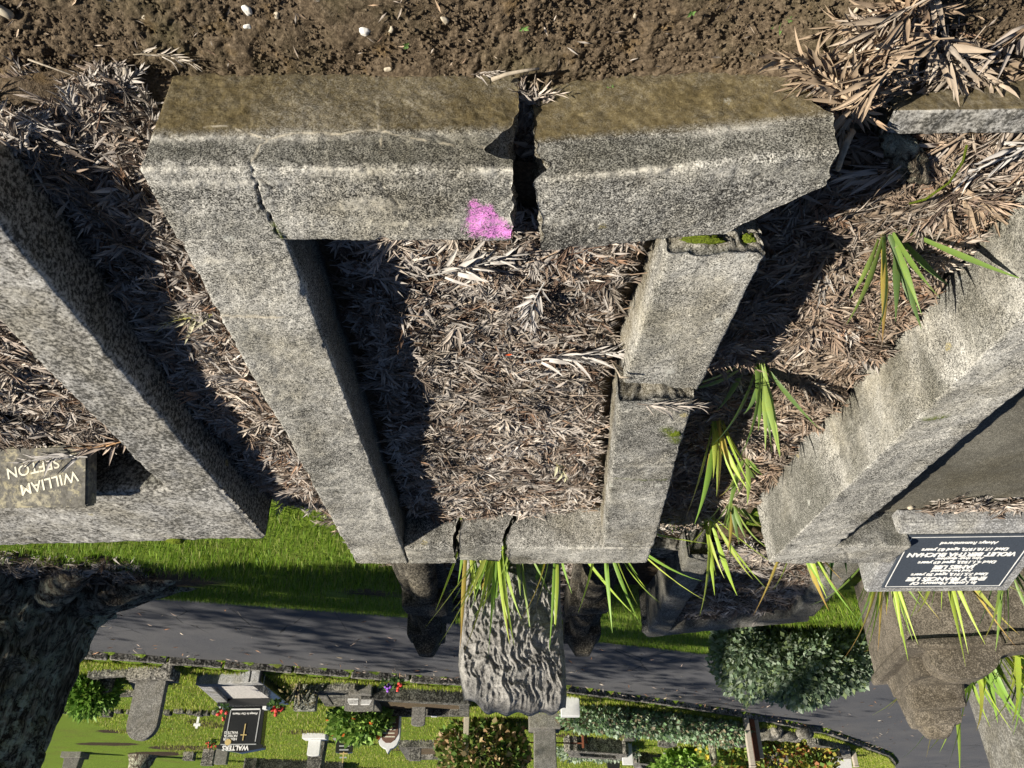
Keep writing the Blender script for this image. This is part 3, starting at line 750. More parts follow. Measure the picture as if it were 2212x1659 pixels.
q2 = q1[:, ::-1] + nu * nv
ring = np.concatenate([ii[0, :], ii[1:, -1], ii[-1, -2::-1], ii[-2:0:-1, 0]])
nx2 = np.roll(ring, -1); q3 = np.stack([ring, ring + nu * nv, nx2 + nu * nv, nx2], -1)
o = build('stone', np.concatenate([Fv, Bv]), np.concatenate([q1, q2, q3]), mat=M['rustic'], parent=rs, smooth=True)
rm = NT('rough_hewn_bluestone_wavy', .85, .3)
n1 = rm.noise(30, 5, .7); n2 = rm.noise(160, 3, .7); n3 = rm.noise(5, 3)
cc = rm.ramp(rm.math('ADD', rm.math('MULTIPLY', n1, .6), rm.math('MULTIPLY', n2, .4)), (.36, (.06, .057, .053)), (.5, (.25, .24, .22)), (.64, (.46, .44, .4)))
rm.color(rm.mix(rm.ramp(n3, (.45, 0), (.7, .5)), cc, rm.mix(1.0, cc, (.42, .4, .38), 'MULTIPLY'))); rm.bump(rm.math('ADD', n1, rm.math('MULTIPLY', n2, .4)), .9, .012)
o.data.materials[0] = rm.m

rg = thing('log_surround', 'shaded stone surround carved like ringed logs with capped end posts', 'grave kerb', (0, 4.5, -.2))
def lathe_along(name, p0, p1, rad, mat, parent, rings, ridge=.0):
    p0, p1 = Vector(p0), Vector(p1); d = (p1 - p0); L = d.length; q = d.to_track_quat('Z', 'Y').to_matrix()
    n, mseg = rings, 18
    V = []
    for i in range(n + 1):
        t = i / n
        r = rad(t) * (1 + ridge * (1 - abs(math.sin(t * L * 52))))
        for k in range(mseg):
            a = 2 * math.pi * k / mseg
            v = p0 + q @ Vector((r * math.cos(a), r * math.sin(a), t * L)); V.append(v[:])
    V = np.array(V); V += .006 * np.stack([fbm(V, 12, 2, 1), fbm(V, 12, 2, 2), fbm(V, 12, 2, 3)], 1)
    id_ = np.arange((n + 1) * mseg).reshape(n + 1, mseg); nx_ = np.roll(id_, -1, 1)
    q4 = np.stack([id_[:-1], nx_[:-1], nx_[1:], id_[1:]], -1).reshape(-1, 4)
    polys = [tuple(x) for x in q4] + [tuple(id_[0][::-1]), tuple(id_[-1])]
    V = V - np.array(parent.location)
    o = build(name, V, polys=polys, mat=mat, parent=parent, smooth=True); return o
for x0, x1, sg in ((.47, .545, 1), (-.46, -.44, -1)):
    def ins(o): o.parent = rg; o.location = -Vector(rg.location); return o
    ins(box_obj('plinth_kerb', min(x0, x1) - .1, max(x0, x1) + .1, 3.55, 5.2, -.75, .02, M['soot'], None, .015, 2, .01))
    for (ya, yb, za, zb, rr_) in ((3.62, 4.42, .05, .05, .07), (4.55, 5.2, .06, .04, .062)):
        xa = x0 + (x1 - x0) * (ya - 3.6) / 1.8; xb = x0 + (x1 - x0) * (yb - 3.6) / 1.8
        lathe_along('ringed_log', (xa, ya, za), (xb, yb, zb), lambda t: rr_ * (1.1 - .15 * t), M['soot'], rg, 120, .2)
        lathe_along('ringed_log', (xa + sg * .085, ya, za - .05), (xb + sg * .085, yb, zb - .05), lambda t: rr_ * .7, M['soot'], rg, 100, .16)
    xm = (x0 + x1) / 2
    ins(box_obj('joint_block', xm - .12, xm + .13, 4.4, 4.58, -.6, .13, M['soot'], None, .02, 2, .012))
    pe = x1 + sg * .03
    ins(box_obj('end_post', pe - .12, pe + .12, 5.16, 5.4, -.8, .10, M['soot'], None, .02, 2, .012))
    ins(box_obj('post_cap', pe - .1, pe + .1, 5.18, 5.38, .09, .2, M['soot'], None, .012, 1, .008, .55))
o = box_obj('cross_kerb', -.9, -.56, 3.75, 3.9, -.5, .02, M['concrete_dark'], None, .012, 1, .006); o.parent = rg; o.location = -Vector(rg.location)
o = box_obj('cross_kerb', .2, .46, 3.72, 3.86, -.5, .04, M['concrete_dark'], None, .012, 1, .006); o.parent = rg; o.location = -Vector(rg.location)
o = box_obj('earth_fill', -.43, .45, 3.66, 5.2, -.75, -.06, M['soil'], None, .01); o.parent = rg; o.location = -Vector(rg.location)
o = box_obj('earth_fill', -1.64, -1.02, 3.55, 4.72, -.6, .02, M['soil'], None, .01); o.parent = gc; o.location = -Vector(gc.location)

# ---- the sooty monument at the edge of the frame
mn = thing('scrolled_monument', 'sooty sandstone monument with scrolled upper stage and a stepped cap', 'monument', (-2.5, 4.3, -.2))
rzm = R(12)
def mp(o): o.parent = mn; return o
def mbox(name, x0, x1, y0, y1, z0, z1, bev, tp=0.0):
    o = box_obj(name, x0, x1, y0, y1, z0, z1, M['sandstone'], None, bev * .7, 2, .012, tp, 7); o.rotation_euler = (0, 0, rzm); return mp(o)
mbox('die', -.02, .42, -.36, .52, -.6, .62, .02, .03)
mbox('wing', -.7, .0, -.35, -.08, -.6, .60, .02, .02)
mbox('ledge', -.03, .43, -.38, .54, .605, .655, .02)
mbox('wing_ledge', -.72, -.035, -.375, -.06, .59, .64, .02)
mbox('upper_stage', .0, .37, -.19, .47, .64, .75, .025, .06)
mbox('cap_block', .05, .35, .1, .44, .73, .86, .03, .1)
# scrolled pediment: an outline given depth
pts = []
for k in range(15): a = math.pi * k / 14; pts.append((.16 + .16 * math.cos(a), .70 + .10 * math.sin(a)))
for k in range(11): a = math.pi * k / 10; pts.append((-.2 + .2 * math.cos(math.pi - a) * -1, .72 - .05 * math.sin(a)))
for k in range(15): a = math.pi * k / 14; pts.append((-.56 + .16 * math.cos(a), .70 + .10 * math.sin(a)))
pts.append((-.72, .65)); pts.append((.32, .65))
o = prism_obj('scroll_pediment', pts, -.335, -.2, M['sandstone'], None, .008); o.rotation_euler = (0, 0, rzm); mp(o)
def boss(t): return .15 * math.sqrt(max(1 - (t * .95) ** 2, 0)) + .02
c0 = Matrix.Rotation(rzm, 3, 'Z') @ Vector((.2, .34, .84))
mbox('boss', .07, .33, .2, .44, .845, .93, .03, .12)
mbox('boss_top', .11, .29, .24, .41, .92, .98, .02, .4)
bs = thing('grey_pedestal', 'pale grey tapered pedestal stone beyond the yellow strap plant', 'monument', (-3.92, 6.2, -.3))
for nme, a in (('pedestal', (-.36, .34, -.3, .3, -.1, 1.25, .02, .06)), ('base', (-.48, .42, -.4, .4, -.2, .25, .03, .02))):
    o = box_obj(nme, *a[:6], M['grey_stone'], None, a[6], 2, .008, a[7], 9); o.parent = bs; o.rotation_euler = (0, 0, R(10))

# ------------------------------------------------------------------ soil in front
xs = np.arange(-1.35, 1.4, .0036); ys = np.arange(.62, 1.2, .0036)
sx, sy = np.meshgrid(xs, ys); SP = np.c_[sx.ravel(), sy.ravel(), np.zeros(sx.size)]
sz = land(SP[:, 0], SP[:, 1])
cr = 1 - np.abs(vnoise(SP, 95, 3)); cr2 = 1 - np.abs(vnoise(SP + .003 * vnoise(SP, 60, 8)[:, None], 190, 4))
flatm = np.clip(.75 + .9 * fbm(SP, 3.2, 2, 17), .3, 1.15)
rg_ = fbm(SP + .006 * np.stack([vnoise(SP, 40, 51), vnoise(SP, 40, 52), 0 * SP[:, 0]], 1), 48, 5, 6, .66)
sz = sz + flatm * (.0062 * rg_ + .0045 * (cr2 ** 2 - .5) * (vnoise(SP, 30, 13) > -.2) - .005 * np.clip(-rg_ - .5, 0, 1)) + .008 * fbm(SP, 9, 3, 21)
# packed against the kerb foot
ii = np.arange(sx.size).reshape(sx.shape)
Q = np.stack([ii[:-1, :-1], ii[:-1, 1:], ii[1:, 1:], ii[1:, :-1]], -1).reshape(-1, 4)
keep = ~((SP[Q[:, 0], 1] > 1.06) & (SP[Q[:, 0], 0] < .67) & (SP[Q[:, 0], 0] > -.5))
SV = np.c_[SP[:, :2], sz]
o = build('soil', SV, Q[keep], mat=M['soil'], smooth=True); tag(o, 'dark crumbly soil in front of the broken surround', kind='structure')
def soilz(x, y): return zland(x, y)

# batches of small solids: crumbs
def crumbs(name, n, box, zf, smin, smax, mat, label, cat, flatten=.8):
    base = np.array([(1, 0, 0), (-1, 0, 0), (0, 1, 0), (0, -1, 0), (0, 0, 1), (0, 0, -1)], float)
    tr = np.array([(0, 2, 4), (2, 1, 4), (1, 3, 4), (3, 0, 4), (2, 0, 5), (1, 2, 5), (3, 1, 5), (0, 3, 5)])
    x = rng.uniform(box[0], box[1], n); y = rng.uniform(box[2], box[3], n)
    s = smin + (smax - smin) * rng.random(n) ** 3
    B = base[None] * (1 + .45 * rng.standard_normal((n, 6, 1)).clip(-1, 1))
    a = rng.uniform(0, 6.28, n); c, d = np.cos(a), np.sin(a)
    X = B[..., 0] * c[:, None] - B[..., 1] * d[:, None]; Y = B[..., 0] * d[:, None] + B[..., 1] * c[:, None]
    V = np.stack([X * s[:, None] + x[:, None], Y * s[:, None] + y[:, None], B[..., 2] * s[:, None] * flatten + (zf(x, y) + s * .25)[:, None]], -1)
    T = (tr[None] + (np.arange(n) * 6)[:, None, None]).reshape(-1, 3)
    o = build(name, V.reshape(-1, 3), tris=T, mat=mat); tag(o, label, cat, kind='stuff'); return o
crumbs('soil_crumbs', 15000, (-1.3, 1.35, .7, 1.0), lambda x, y: land(x, y) + .001, .001, .006, M['soil'], 'small clods and crumbs strewn over the dark soil', 'soil')
crumbs('gap_rubble', 260, (-.075, .01, 1.0, 1.18), lambda x, y: np.full(len(x), .03), .003, .012, M['broken'], 'broken aggregate crumbs at the bottom of the split in the near rim', 'rubble')

def pebble(name, loc, s, label, mat, group=None, seed=1, squash=(1, .75, .6)):
    bm = bmesh.new(); bmesh.ops.create_icosphere(bm, subdivisions=3, radius=s)
    P = np.array([v.co[:] for v in bm.verts]); n = fbm(P / s, .8, 3, seed)
    for v, k in zip(bm.verts, n): v.co *= 1 + .5 * k; v.co = Vector((v.co.x * squash[0], v.co.y * squash[1], v.co.z * squash[2]))
    bmesh.ops.rotate(bm, verts=bm.verts, cent=(0, 0, 0), matrix=Matrix.Rotation(seed * 1.3, 3, 'Z'))
    o = bm_obj(name, bm, mat, None, loc, True); tag(o, label, 'pebble', group); return o
M['chip'] = flat('white_stone_chip', (.74, .72, .66), .7, .3, .15, 60)
for k, (x, y, s, lab, mt) in enumerate([
        (8, 25, .019, 'largest cream pebble, at the corner of the soil', 'pebble'), (312, 38, .0085, 'round cream pebble on the soil near the corner pebble', 'pebble'),
        (532, 22, .012, 'white flat stone chip, farther from the kerb of the chip pair', 'chip'), (534, 58, .010, 'white flat stone chip, nearer the kerb of the chip pair', 'chip'),
        (598, 33, .0085, 'cream pebble beside the pair of white chips', 'pebble'), (788, 68, .014, 'brightest white stone chip, straight out from the cracked rim', 'chip'),
        (845, 65, .009, 'small cream stone just beside the brightest white chip', 'pebble'), (962, 46, .009, 'pale pinkish pebble alone in mid soil', 'pebble'), (840, 148, .011, 'cream stone lying against the foot of the near rim', 'pebble'),
        (1372, 36, .006, 'tiny pale pebble beyond the split in the rim', 'pebble'), (2028, 137, .009, 'white pebble caught among the pale fronds', 'chip'), (1850, 22, .007, 'small ochre pebble near the heap of pale fronds', 'pebble'),
        (1860, 93, .006, 'tiny white pebble on bare soil between frond heaps', 'chip')]):
    s *= .78; p = G(x, y, .04); z = zland(p.x, p.y)
    p = G(x, y, z + s * .5); pebble('pebble', (p.x, p.y, z + s * .45), s, lab, M[mt], seed=k + 2, squash=(1.05, .75 - .02 * (k % 4), .6))
# a little stone and pebble on the dark slab
for k, (x, y, lab) in enumerate([(2098, 926, 'cream pebble on the dark slab beside the speckled rim'), (1966, 1096, 'cream pebble on the dark slab beside the desk headstone')]):
    p = G(x, y, .205); pebble('pebble', (p.x, p.y, .206), .011, lab, M['pebble'], seed=40 + k)

# ------------------------------------------------------------------ dead fronds
PAL = 1.02 * np.array([(.40, .345, .29), (.31, .25, .2), (.47, .41, .34), (.22, .165, .125), (.36, .27, .2), (.52, .48, .43), (.16, .105, .075), (.27, .17, .11), (.13, .095, .075)])
PW = np.array([.2, .18, .16, .12, .1, .1, .06, .04, .04]); PW = PW / PW.sum()
def leaflet(base, dirv, up, L, w, curl):
    side = np.cross(up, dirv); side /= np.linalg.norm(side) + 1e-9
    m = base + dirv * L * .42 + up * (-.06 * L); tip = base + dirv * L + up * curl * L
    return np.array([base, base + dirv * L * .45 + side * w + up * .12 * w, base + dirv * L * .4 - side * w + up * .12 * w, m - up * .5 * w, tip])
LT = np.array([(0, 2, 3), (0, 3, 1), (3, 2, 4), (3, 4, 1)])
def leaflet2(base, dirv, up, L, w, curl, tw):
    side = np.cross(up, dirv); side /= np.linalg.norm(side) + 1e-9; out = [base]
    bendv = side * tw
    for t, ww in ((.22, .75), (.5, 1.0), (.78, .62)):
        c = base + dirv * L * t + up * (curl * L * t * t - .02 * L) + bendv * L * t * t
        s2 = side * math.cos(tw * 3 * t) + up * math.sin(tw * 3 * t)
        out += [c + s2 * w * ww + up * .25 * w, c - up * .35 * w, c - s2 * w * ww + up * .25 * w]
    out.append(base + dirv * L + up * curl * L + bendv * L); return np.array(out)
LT2 = [(0, 3, 2), (0, 2, 1)] + [x for b in (1, 4) for x in ((b, b + 1, b + 4), (b, b + 4, b + 3), (b + 1, b + 2, b + 5), (b + 1, b + 5, b + 4))] + [(7, 8, 10), (8, 9, 10)]
LT2 = [(a, c, b) if i >= 2 else (a, b, c) for i, (a, b, c) in enumerate(LT2)]
def frond_template(r, n, wide=1.0, fine=False):
    """a feathery frond about 1 long: rachis and pairs of narrow leaflets"""
    V, T, C = [], [], []
    bend = r.uniform(-.5, .5); lift = r.uniform(-.25, .25)
    def pt(t): return np.array([t - .5, bend * (t - .5) ** 2 * .8, lift * (t - .5) ** 2 + .02])
    k = 6
    for i in range(k + 1):
        p = pt(i / k); w = .009 * (1.2 - i / k)
        V += [p + (0, w, 0), p - (0, w, 0), p + (0, 0, w * 1.4)]; C += [.75] * 3
    for i in range(k):
        b = i * 3
        for a1, a2 in ((0, 2), (2, 1)):
            T += [(b + a1, b + a2, b + 3 + a2), (b + a1, b + 3 + a2, b + 3 + a1)]
    for i in range(n):
        t = .12 + .86 * i / (n - 1)
        for sg in (-1, 1):
            if r.random() < .06: continue
            d = pt(min(t + .05, 1.0)) - pt(t - .05); d /= np.linalg.norm(d)
            ang = sg * r.normal(.52, .12) * (1.0 - .45 * t)
            c, s = math.cos(ang), math.sin(ang)
            dv = np.array([d[0] * c - d[1] * s, d[0] * s + d[1] * c, r.normal(.02, .16)]); dv /= np.linalg.norm(dv)
            up = np.array([r.normal(0, .35), r.normal(0, .35), 1.0]); up /= np.linalg.norm(up)
            L = (.32 + .14 * math.sin(math.pi * min(t + .15, 1))) * r.uniform(.75, 1.2) * (1 - .25 * t)
            b = len(V); w_ = L * r.uniform(.05, .085) * wide
            if fine:
                V += list(leaflet2(pt(t), dv, up, L, w_ * .85, r.normal(.05, .2), r.normal(0, .16))); T += [(a + b, e + b, f + b) for a, e, f in LT2]; C += [r.uniform(.7, 1.2)] * 11
            else:
                V += list(leaflet(pt(t), dv, up, L, w_, r.normal(0, .12))); T += [(a + b, e + b, f + b) for a, e, f in LT]; C += [r.uniform(.72, 1.2)] * 5
    return np.array(V), np.array(T), np.array(C)
r_ = np.random.default_rng(5)
FINE = [frond_template(r_, r_.integers(11, 15), r_.uniform(.9, 1.3), True) for _ in range(10)]
TEMPL = [frond_template(r_, r_.integers(8, 13), r_.uniform(.8, 1.25)) for _ in range(16)]
def single_template(r):
    V, T, C = [], [], []
    V += list(leaflet(np.array([-.5, 0, 0.]), np.array([1., r.normal(0, .1), r.normal(0, .1)]), np.array([0, r.normal(0, .3), 1.]), 1.0, r.uniform(.05, .09), r.normal(0, .1)))
    T += [tuple(t) for t in LT]; C += [1.0] * 5
    return np.array(V), np.array(T), np.array(C)
SINGLE = [single_template(r_) for _ in range(10)]
def inpoly(x, y, poly):
    ins = np.zeros(len(x), bool); n = len(poly)
    for i in range(n):
        x0, y0 = poly[i]; x1, y1 = poly[(i + 1) % n]
        c = ((y0 > y) != (y1 > y)) & (x < (x1 - x0) * (y - y0) / (y1 - y0 + 1e-12) + x0)
        ins ^= c
    return ins
def scatter(poly, n):
    P = np.array(poly); lo, hi = P.min(0), P.max(0); X, Y = [], []
    c = 0
    while c < n:
        x = rng.uniform(lo[0], hi[0], n * 2); y = rng.uniform(lo[1], hi[1], n * 2); k = inpoly(x, y, poly)
        X.append(x[k]); Y.append(y[k]); c += k.sum()
    return np.concatenate(X)[:n], np.concatenate(Y)[:n]
def place(templates, x, y, z, size, tilt, tone=1.0, yaw=None, pal=None, pw=None):
    """copies of the templates joined into one batch"""
    VV, TT, CC = [], [], []; off = 0
    pick = rng.integers(0, len(templates), len(x))
    pal = PAL if pal is None else pal; pw = PW if pw is None else pw
    for k, (V, T, C) in enumerate(templates):
        i = np.where(pick == k)[0]
        if not len(i): continue
        m = len(i); a = rng.uniform(0, 2 * math.pi, m) if yaw is None else yaw[i]
        p = rng.normal(0, tilt, m); q = rng.normal(0, tilt, m)
        flip = np.where(rng.random(m) < .38, -1.0, 1.0)
        v = V[None] * size[i][:, None, None]; X, Y, Z = v[..., 0], v[..., 1] * flip[:, None], v[..., 2] * flip[:, None]
        Z = Z + X * np.sin(p)[:, None] + Y * np.sin(q)[:, None]
        c, s = np.cos(a)[:, None], np.sin(a)[:, None]
        W = np.stack([X * c - Y * s + x[i][:, None], X * s + Y * c + y[i][:, None], Z + z[i][:, None]], -1)
        pos_ = np.c_[x[i], y[i], np.zeros(m)]
        col = pal[rng.choice(len(pal), m, p=pw)] * rng.uniform(.72, 1.25, (m, 1)) * tone * (1 + .38 * fbm(pos_, 4.5, 2, 77))[:, None].clip(.45, 1.5)
        CC.append((col[:, None, :] * C[None, :, None]).reshape(-1, 3)); VV.append(W.reshape(-1, 3))
        t = T[None] + (np.arange(m) * len(V))[:, None, None]; TT.append(t.reshape(-1, 3) + off); off += m * len(V)
    return np.concatenate(VV), np.concatenate(TT), np.concatenate(CC).clip(0, 1)
def litter(name, poly, zf, n, ns, label, size=(.10, .2), tilt=.22, tone=1.0, pal=None, pw=None, lift=.03, ssize=(.03, .07), templ=None, mat='litter'):
    x, y = scatter(poly, n); u = rng.random(n)
    parts = [place(templ or TEMPL, x, y, zf(x, y) + lift * u, rng.uniform(size[0], size[1], n), tilt, tone, None, pal, pw)]
    if ns:
        x, y = scatter(poly, ns); u = rng.random(ns)
        parts.append(place(SINGLE, x, y, zf(x, y) + lift * 1.05 * u, rng.uniform(ssize[0], ssize[1], ns), tilt * 1.6, tone, None, pal, pw))
    off = 0; V, T, C = [], [], []
    for v, t, c in parts: V.append(v); T.append(t + off); C.append(c); off += len(v)
    V = np.concatenate(V); T = np.concatenate(T); C = np.concatenate(C)
    o = build(name, V, tris=T, mat=M[mat], attr={'col': C}); tag(o, label, 'leaf litter', kind='stuff'); return o
def bed(name, poly, zf, label, res=.03):
    P = np.array(poly); lo, hi = P.min(0), P.max(0)
    X, Y = np.meshgrid(np.arange(lo[0], hi[0] + res, res), np.arange(lo[1], hi[1] + res, res))
    V = np.c_[X.ravel(), Y.ravel(), zf(X.ravel(), Y.ravel())]
    i = np.arange(X.size).reshape(X.shape); q = np.stack([i[:-1, :-1], i[:-1, 1:], i[1:, 1:], i[1:, :-1]], -1).reshape(-1, 4)
    k = inpoly(V[q[:, 0], 0] + res / 2, V[q[:, 0], 1] + res / 2, poly)
    o = build(name, V, q[k], mat=M['soil'], smooth=True); tag(o, label, kind='structure'); return o

def zA(x, y):
    P = np.c_[x, y, np.zeros(len(x))]
    return .145 + .022 * fbm(P, 3.5, 3, 31) + .05 * np.clip((1.5 - y) / .4, 0, 1) - .05 * np.exp(-((x - .02) / .07) ** 2 - ((y - 1.93) / .08) ** 2)
pA = [(.47, 1.17), (.45, 3.0), (-.37, 3.0), (-.285, 1.8), (-.33, 1.17)]
bed('earth', [(.5, 1.1), (.48, 3.05), (-.4, 3.05), (-.32, 1.8), (-.36, 1.1)], lambda x, y: zA(x, y) - .012, 'earth fill under the fronds in the broken surround')
pAi = [(.41, 1.24), (.4, 2.95), (-.32, 2.95), (-.25, 1.8), (-.28, 1.24)]
litter('leaf_litter', pAi, zA, 2600, 9000, 'thick bed of grey brown dead fronds inside the broken surround', size=(.07, .145), tilt=.16)
def zB(x, y):
    P = np.c_[x, y, np.zeros(len(x))]
    return np.interp(y, [.9, 1.05, 1.5, 2.0, 2.6, 3.3, 3.8], [.02, .07, .15, .185, .15, .03, -.03]) + .02 * fbm(P, 4, 3, 33) + .05 * np.clip((.93 - x) / .22, 0, 1) * np.clip((y - 1.0) / .3, 0, 1) * np.clip((3.2 - y) / .6, 0, 1) + .055 * np.clip((x - .88) / .12, 0, 1) * np.clip((1.35 - y) / .2, 0, 1) * np.clip((y - .93) / .08, 0, 1)
pB = [(.73, 1.04), (.69, 3.15), (.92, 2.95), (.985, 1.6), (1.0, 1.14), (1.06, 1.06), (1.5, 1.07), (1.5, 1.0), (1.1, .99), (.8, 1.02)]
bed('earth', [(.66, .97), (.62, 3.2), (1.0, 3.0), (1.03, 1.5), (1.05, 1.12), (1.7, 1.2), (1.7, .97)], lambda x, y: zB(x, y) - .012, 'earth under the fronds beside the long unbroken rim')
litter('leaf_litter', pB, zB, 1700, 5000, 'dead fronds filling the channel beside the long unbroken rim', size=(.075, .16), tilt=.17)
litter('leaf_litter', [(.66, 3.1), (.9, 3.05), (.82, 3.5), (.75, 4.2), (.6, 4.2)], lambda x, y: land(x, y) + .01, 160, 300, 'thin dead fronds spilling on the lawn behind the channel', size=(.1, .18), lift=.02)
def zC_(x, y):
    P = np.c_[x, y, np.zeros(len(x))]
    return np.interp(y, [.95, 1.2, 1.6, 2.2, 3.0, 3.5], [.06, .075, .1, .085, .05, .0]) + .018 * fbm(P, 4, 3, 35) + .06 * np.exp(-((x + .56) / .12) ** 2 - ((y - 1.78) / .12) ** 2)
pC = [(-.63, 1.16), (-.57, 1.45), (-.55, 1.9), (-.60, 3.2), (-.8, 3.45), (-1.0, 3.1), (-1.10, 1.6), (-1.13, 1.2), (-1.7, 1.18), (-1.7, 1.09), (-.8, 1.1)]
bed('earth', [(-.5, 1.02), (-.5, 3.3), (-1.1, 3.5), (-1.1, 3.1), (-1.2, 1.6), (-1.2, 1.22), (-1.8, 1.2), (-1.8, 1.05)], lambda x, y: zC_(x, y) - .012, 'earth under the fronds beside the speckled rim')
PWb = np.array([.16, .22, .14, .14, .2, .04, .04, .04, .02]); PWb = PWb / PWb.sum()
litter('leaf_litter', pC, zC_, 2300, 7000, 'tan brown dead fronds filling the channel among the strap plants', size=(.08, .17), tilt=.17, pw=PWb, mat='litter_tan')
def zD(x, y): return .235 - .05 * np.clip((y - 2.05) / .15, 0, 1) + .02 * fbm(np.c_[x, y, np.zeros(len(x))], 4, 3, 37)
pD = [(1.22, 1.12), (1.19, 2.31), (2.15, 2.31), (2.15, 1.12)]
bed('earth', [(1.15, 1.0), (1.15, 2.45), (2.3, 2.45), (2.3, 1.0)], lambda x, y: zD(x, y) - .012, 'earth fill in the pale surround')
litter('leaf_litter', pD, zD, 1200, 4000, 'dead fronds heaped inside the pale surround before the marker', size=(.075, .15), tilt=.17)
litter('leaf_litter', [(-1.62, 3.58), (-1.0, 3.66), (-1.0, 4.98), (-1.68, 4.65)], lambda x, y: np.full(len(x), .035), 700, 1200, 'shaded fronds filling the skewed surround', size=(.1, .2))
litter('leaf_litter', [(-.40, 3.75), (.42, 3.75), (.42, 5.15), (-.38, 5.15)], lambda x, y: np.full(len(x), -.05), 300, 500, 'shaded fronds inside the log carved surround', size=(.1, .2))
litter('leaf_litter', [(-.06, 1.0), (-.005, 1.0), (.0, 1.2), (-.055, 1.2)], lambda x, y: .05 + .3 * (y - .97), 40, 110, 'dead fronds wedged in the split of the near rim', size=(.045, .085), tilt=.3, lift=.02)
litter('leaf_litter', [(-1.65, 2.72), (-2.3, 2.70), (-2.3, 2.78), (-1.6, 2.79)], lambda x, y: np.full(len(x), .205), 70, 120, 'drift of bleached fronds against the desk headstone', size=(.08, .15), lift=.02)
litter('leaf_litter', [(.55, 3.95), (-.6, 3.3), (-1.0, 3.2), (-1.0, 3.45), (-.5, 3.6), (.3, 3.45)], lambda x, y: land(x, y) + .0, 120, 300, 'dead fronds in the strip behind the back rim', size=(.08, .16))
litter('leaf_litter', [(2.1, 4.2), (3.6, 3.9), (4.2, 5.4), (2.6, 5.6)], lambda x, y: land(x, y) + .01, 350, 900, 'dark bark and frond litter round the foot of the tree', size=(.1, .2), tone=.38, lift=.02)

TANP = np.array([(.46, .35, .24), (.5, .41, .31), (.38, .27, .18), (.3, .2, .13), (.55, .47, .38)]); TANW = np.array([.3, .25, .2, .1, .15])
litter('leaf_litter', [tuple(G(x, y, .08)[:2]) for x, y in ((1740, 150), (1800, 110), (1900, 60), (1930, 0), (1975, 0), (1945, 70), (1905, 140), (1870, 190), (1845, 225))], lambda x, y: land(x, y) + .01, 40, 50, 'heap of tan fronds spilling over the broken corner onto the soil', size=(.12, .19), tilt=.1, pal=TANP, pw=TANW, lift=.035, templ=FINE, mat='litter_tan')
litter('leaf_litter', [tuple(G(x, y, .06)[:2]) for x, y in ((1990, 100), (2080, 70), (2180, 110), (2190, 170), (2060, 180))], lambda x, y: land(x, y) + .005, 8, 20, 'loose brown fronds on the soil before the edging strip', size=(.12, .2), tilt=.14, pal=TANP, pw=TANW, lift=.025, templ=FINE, mat='litter_tan')
litter('leaf_litter', [tuple(G(x, y, .05)[:2]) for x, y in ((40, 170), (150, 170), (290, 150), (300, 230), (60, 240))], lambda x, y: land(x, y) + .01, 26, 70, 'grey fronds thinning out on the soil by the near corner', size=(.07, .12), tilt=.1, lift=.03, templ=FINE)
x = rng.uniform(-1.2, 1.2, 150); y = rng.uniform(.78, .98, 150)
v, t_, c = place(SINGLE, x, y, land(x, y) + .008, rng.uniform(.008, .03, 150), .25, 1.0, None, TANP, TANW)
o = build('leaf_scraps', v, tris=t_, mat=M['litter'], attr={'col': c}); tag(o, 'scraps of dry leaf scattered over the soil', 'leaf litter', kind='stuff')
# bare stalks and sticks mixed into the litter
def sticks(name, poly, zf, n, label):
    x, y = scatter(poly, n); a = rng.uniform(0, 6.283, n); L = rng.uniform(.05, .16, n); r0 = rng.uniform(.0007, .0017, n); b = rng.normal(0, .25, n)
    V, Q = [], []; z0 = zf(x, y) + rng.uniform(.012, .04, n); tp = rng.normal(0, .12, n)
    for k in range(n):
        for i, t in enumerate((-.5, -.17, .17, .5)):
            cx = x[k] + math.cos(a[k] + b[k] * t) * L[k] * t; cy = y[k] + math.sin(a[k] + b[k] * t) * L[k] * t; cz = z0[k] + tp[k] * L[k] * t
            sx3, sy3 = -math.sin(a[k]) * r0[k], math.cos(a[k]) * r0[k]; f = 1.2 - .6 * (t + .5)
            V += [(cx + sx3 * f, cy + sy3 * f, cz), (cx, cy, cz + r0[k] * 1.6 * f), (cx - sx3 * f, cy - sy3 * f, cz)]
        o0 = k * 12
        for i in range(3):
            p = o0 + i * 3; Q += [(p, p + 1, p + 4, p + 3), (p + 1, p + 2, p + 5, p + 4)]
    c = np.array([(.3, .22, .15), (.45, .37, .28), (.16, .1, .07), (.38, .28, .2)])[rng.integers(0, 4, n)]
    o = build(name, np.array(V), Q, mat=M['litter_tan'], attr={'col': np.repeat(c, 12, 0)}); tag(o, label, 'twigs', kind='stuff')
sticks('dry_stalks', pAi, zA, 240, 'bare dry stalks strewn through the fronds of the broken surround')
sticks('dry_stalks', pB, zB, 120, 'bare dry stalks in the channel beside the long rim')
sticks('dry_stalks', pC, zC_, 170, 'bare dry stalks in the channel among the strap plants')
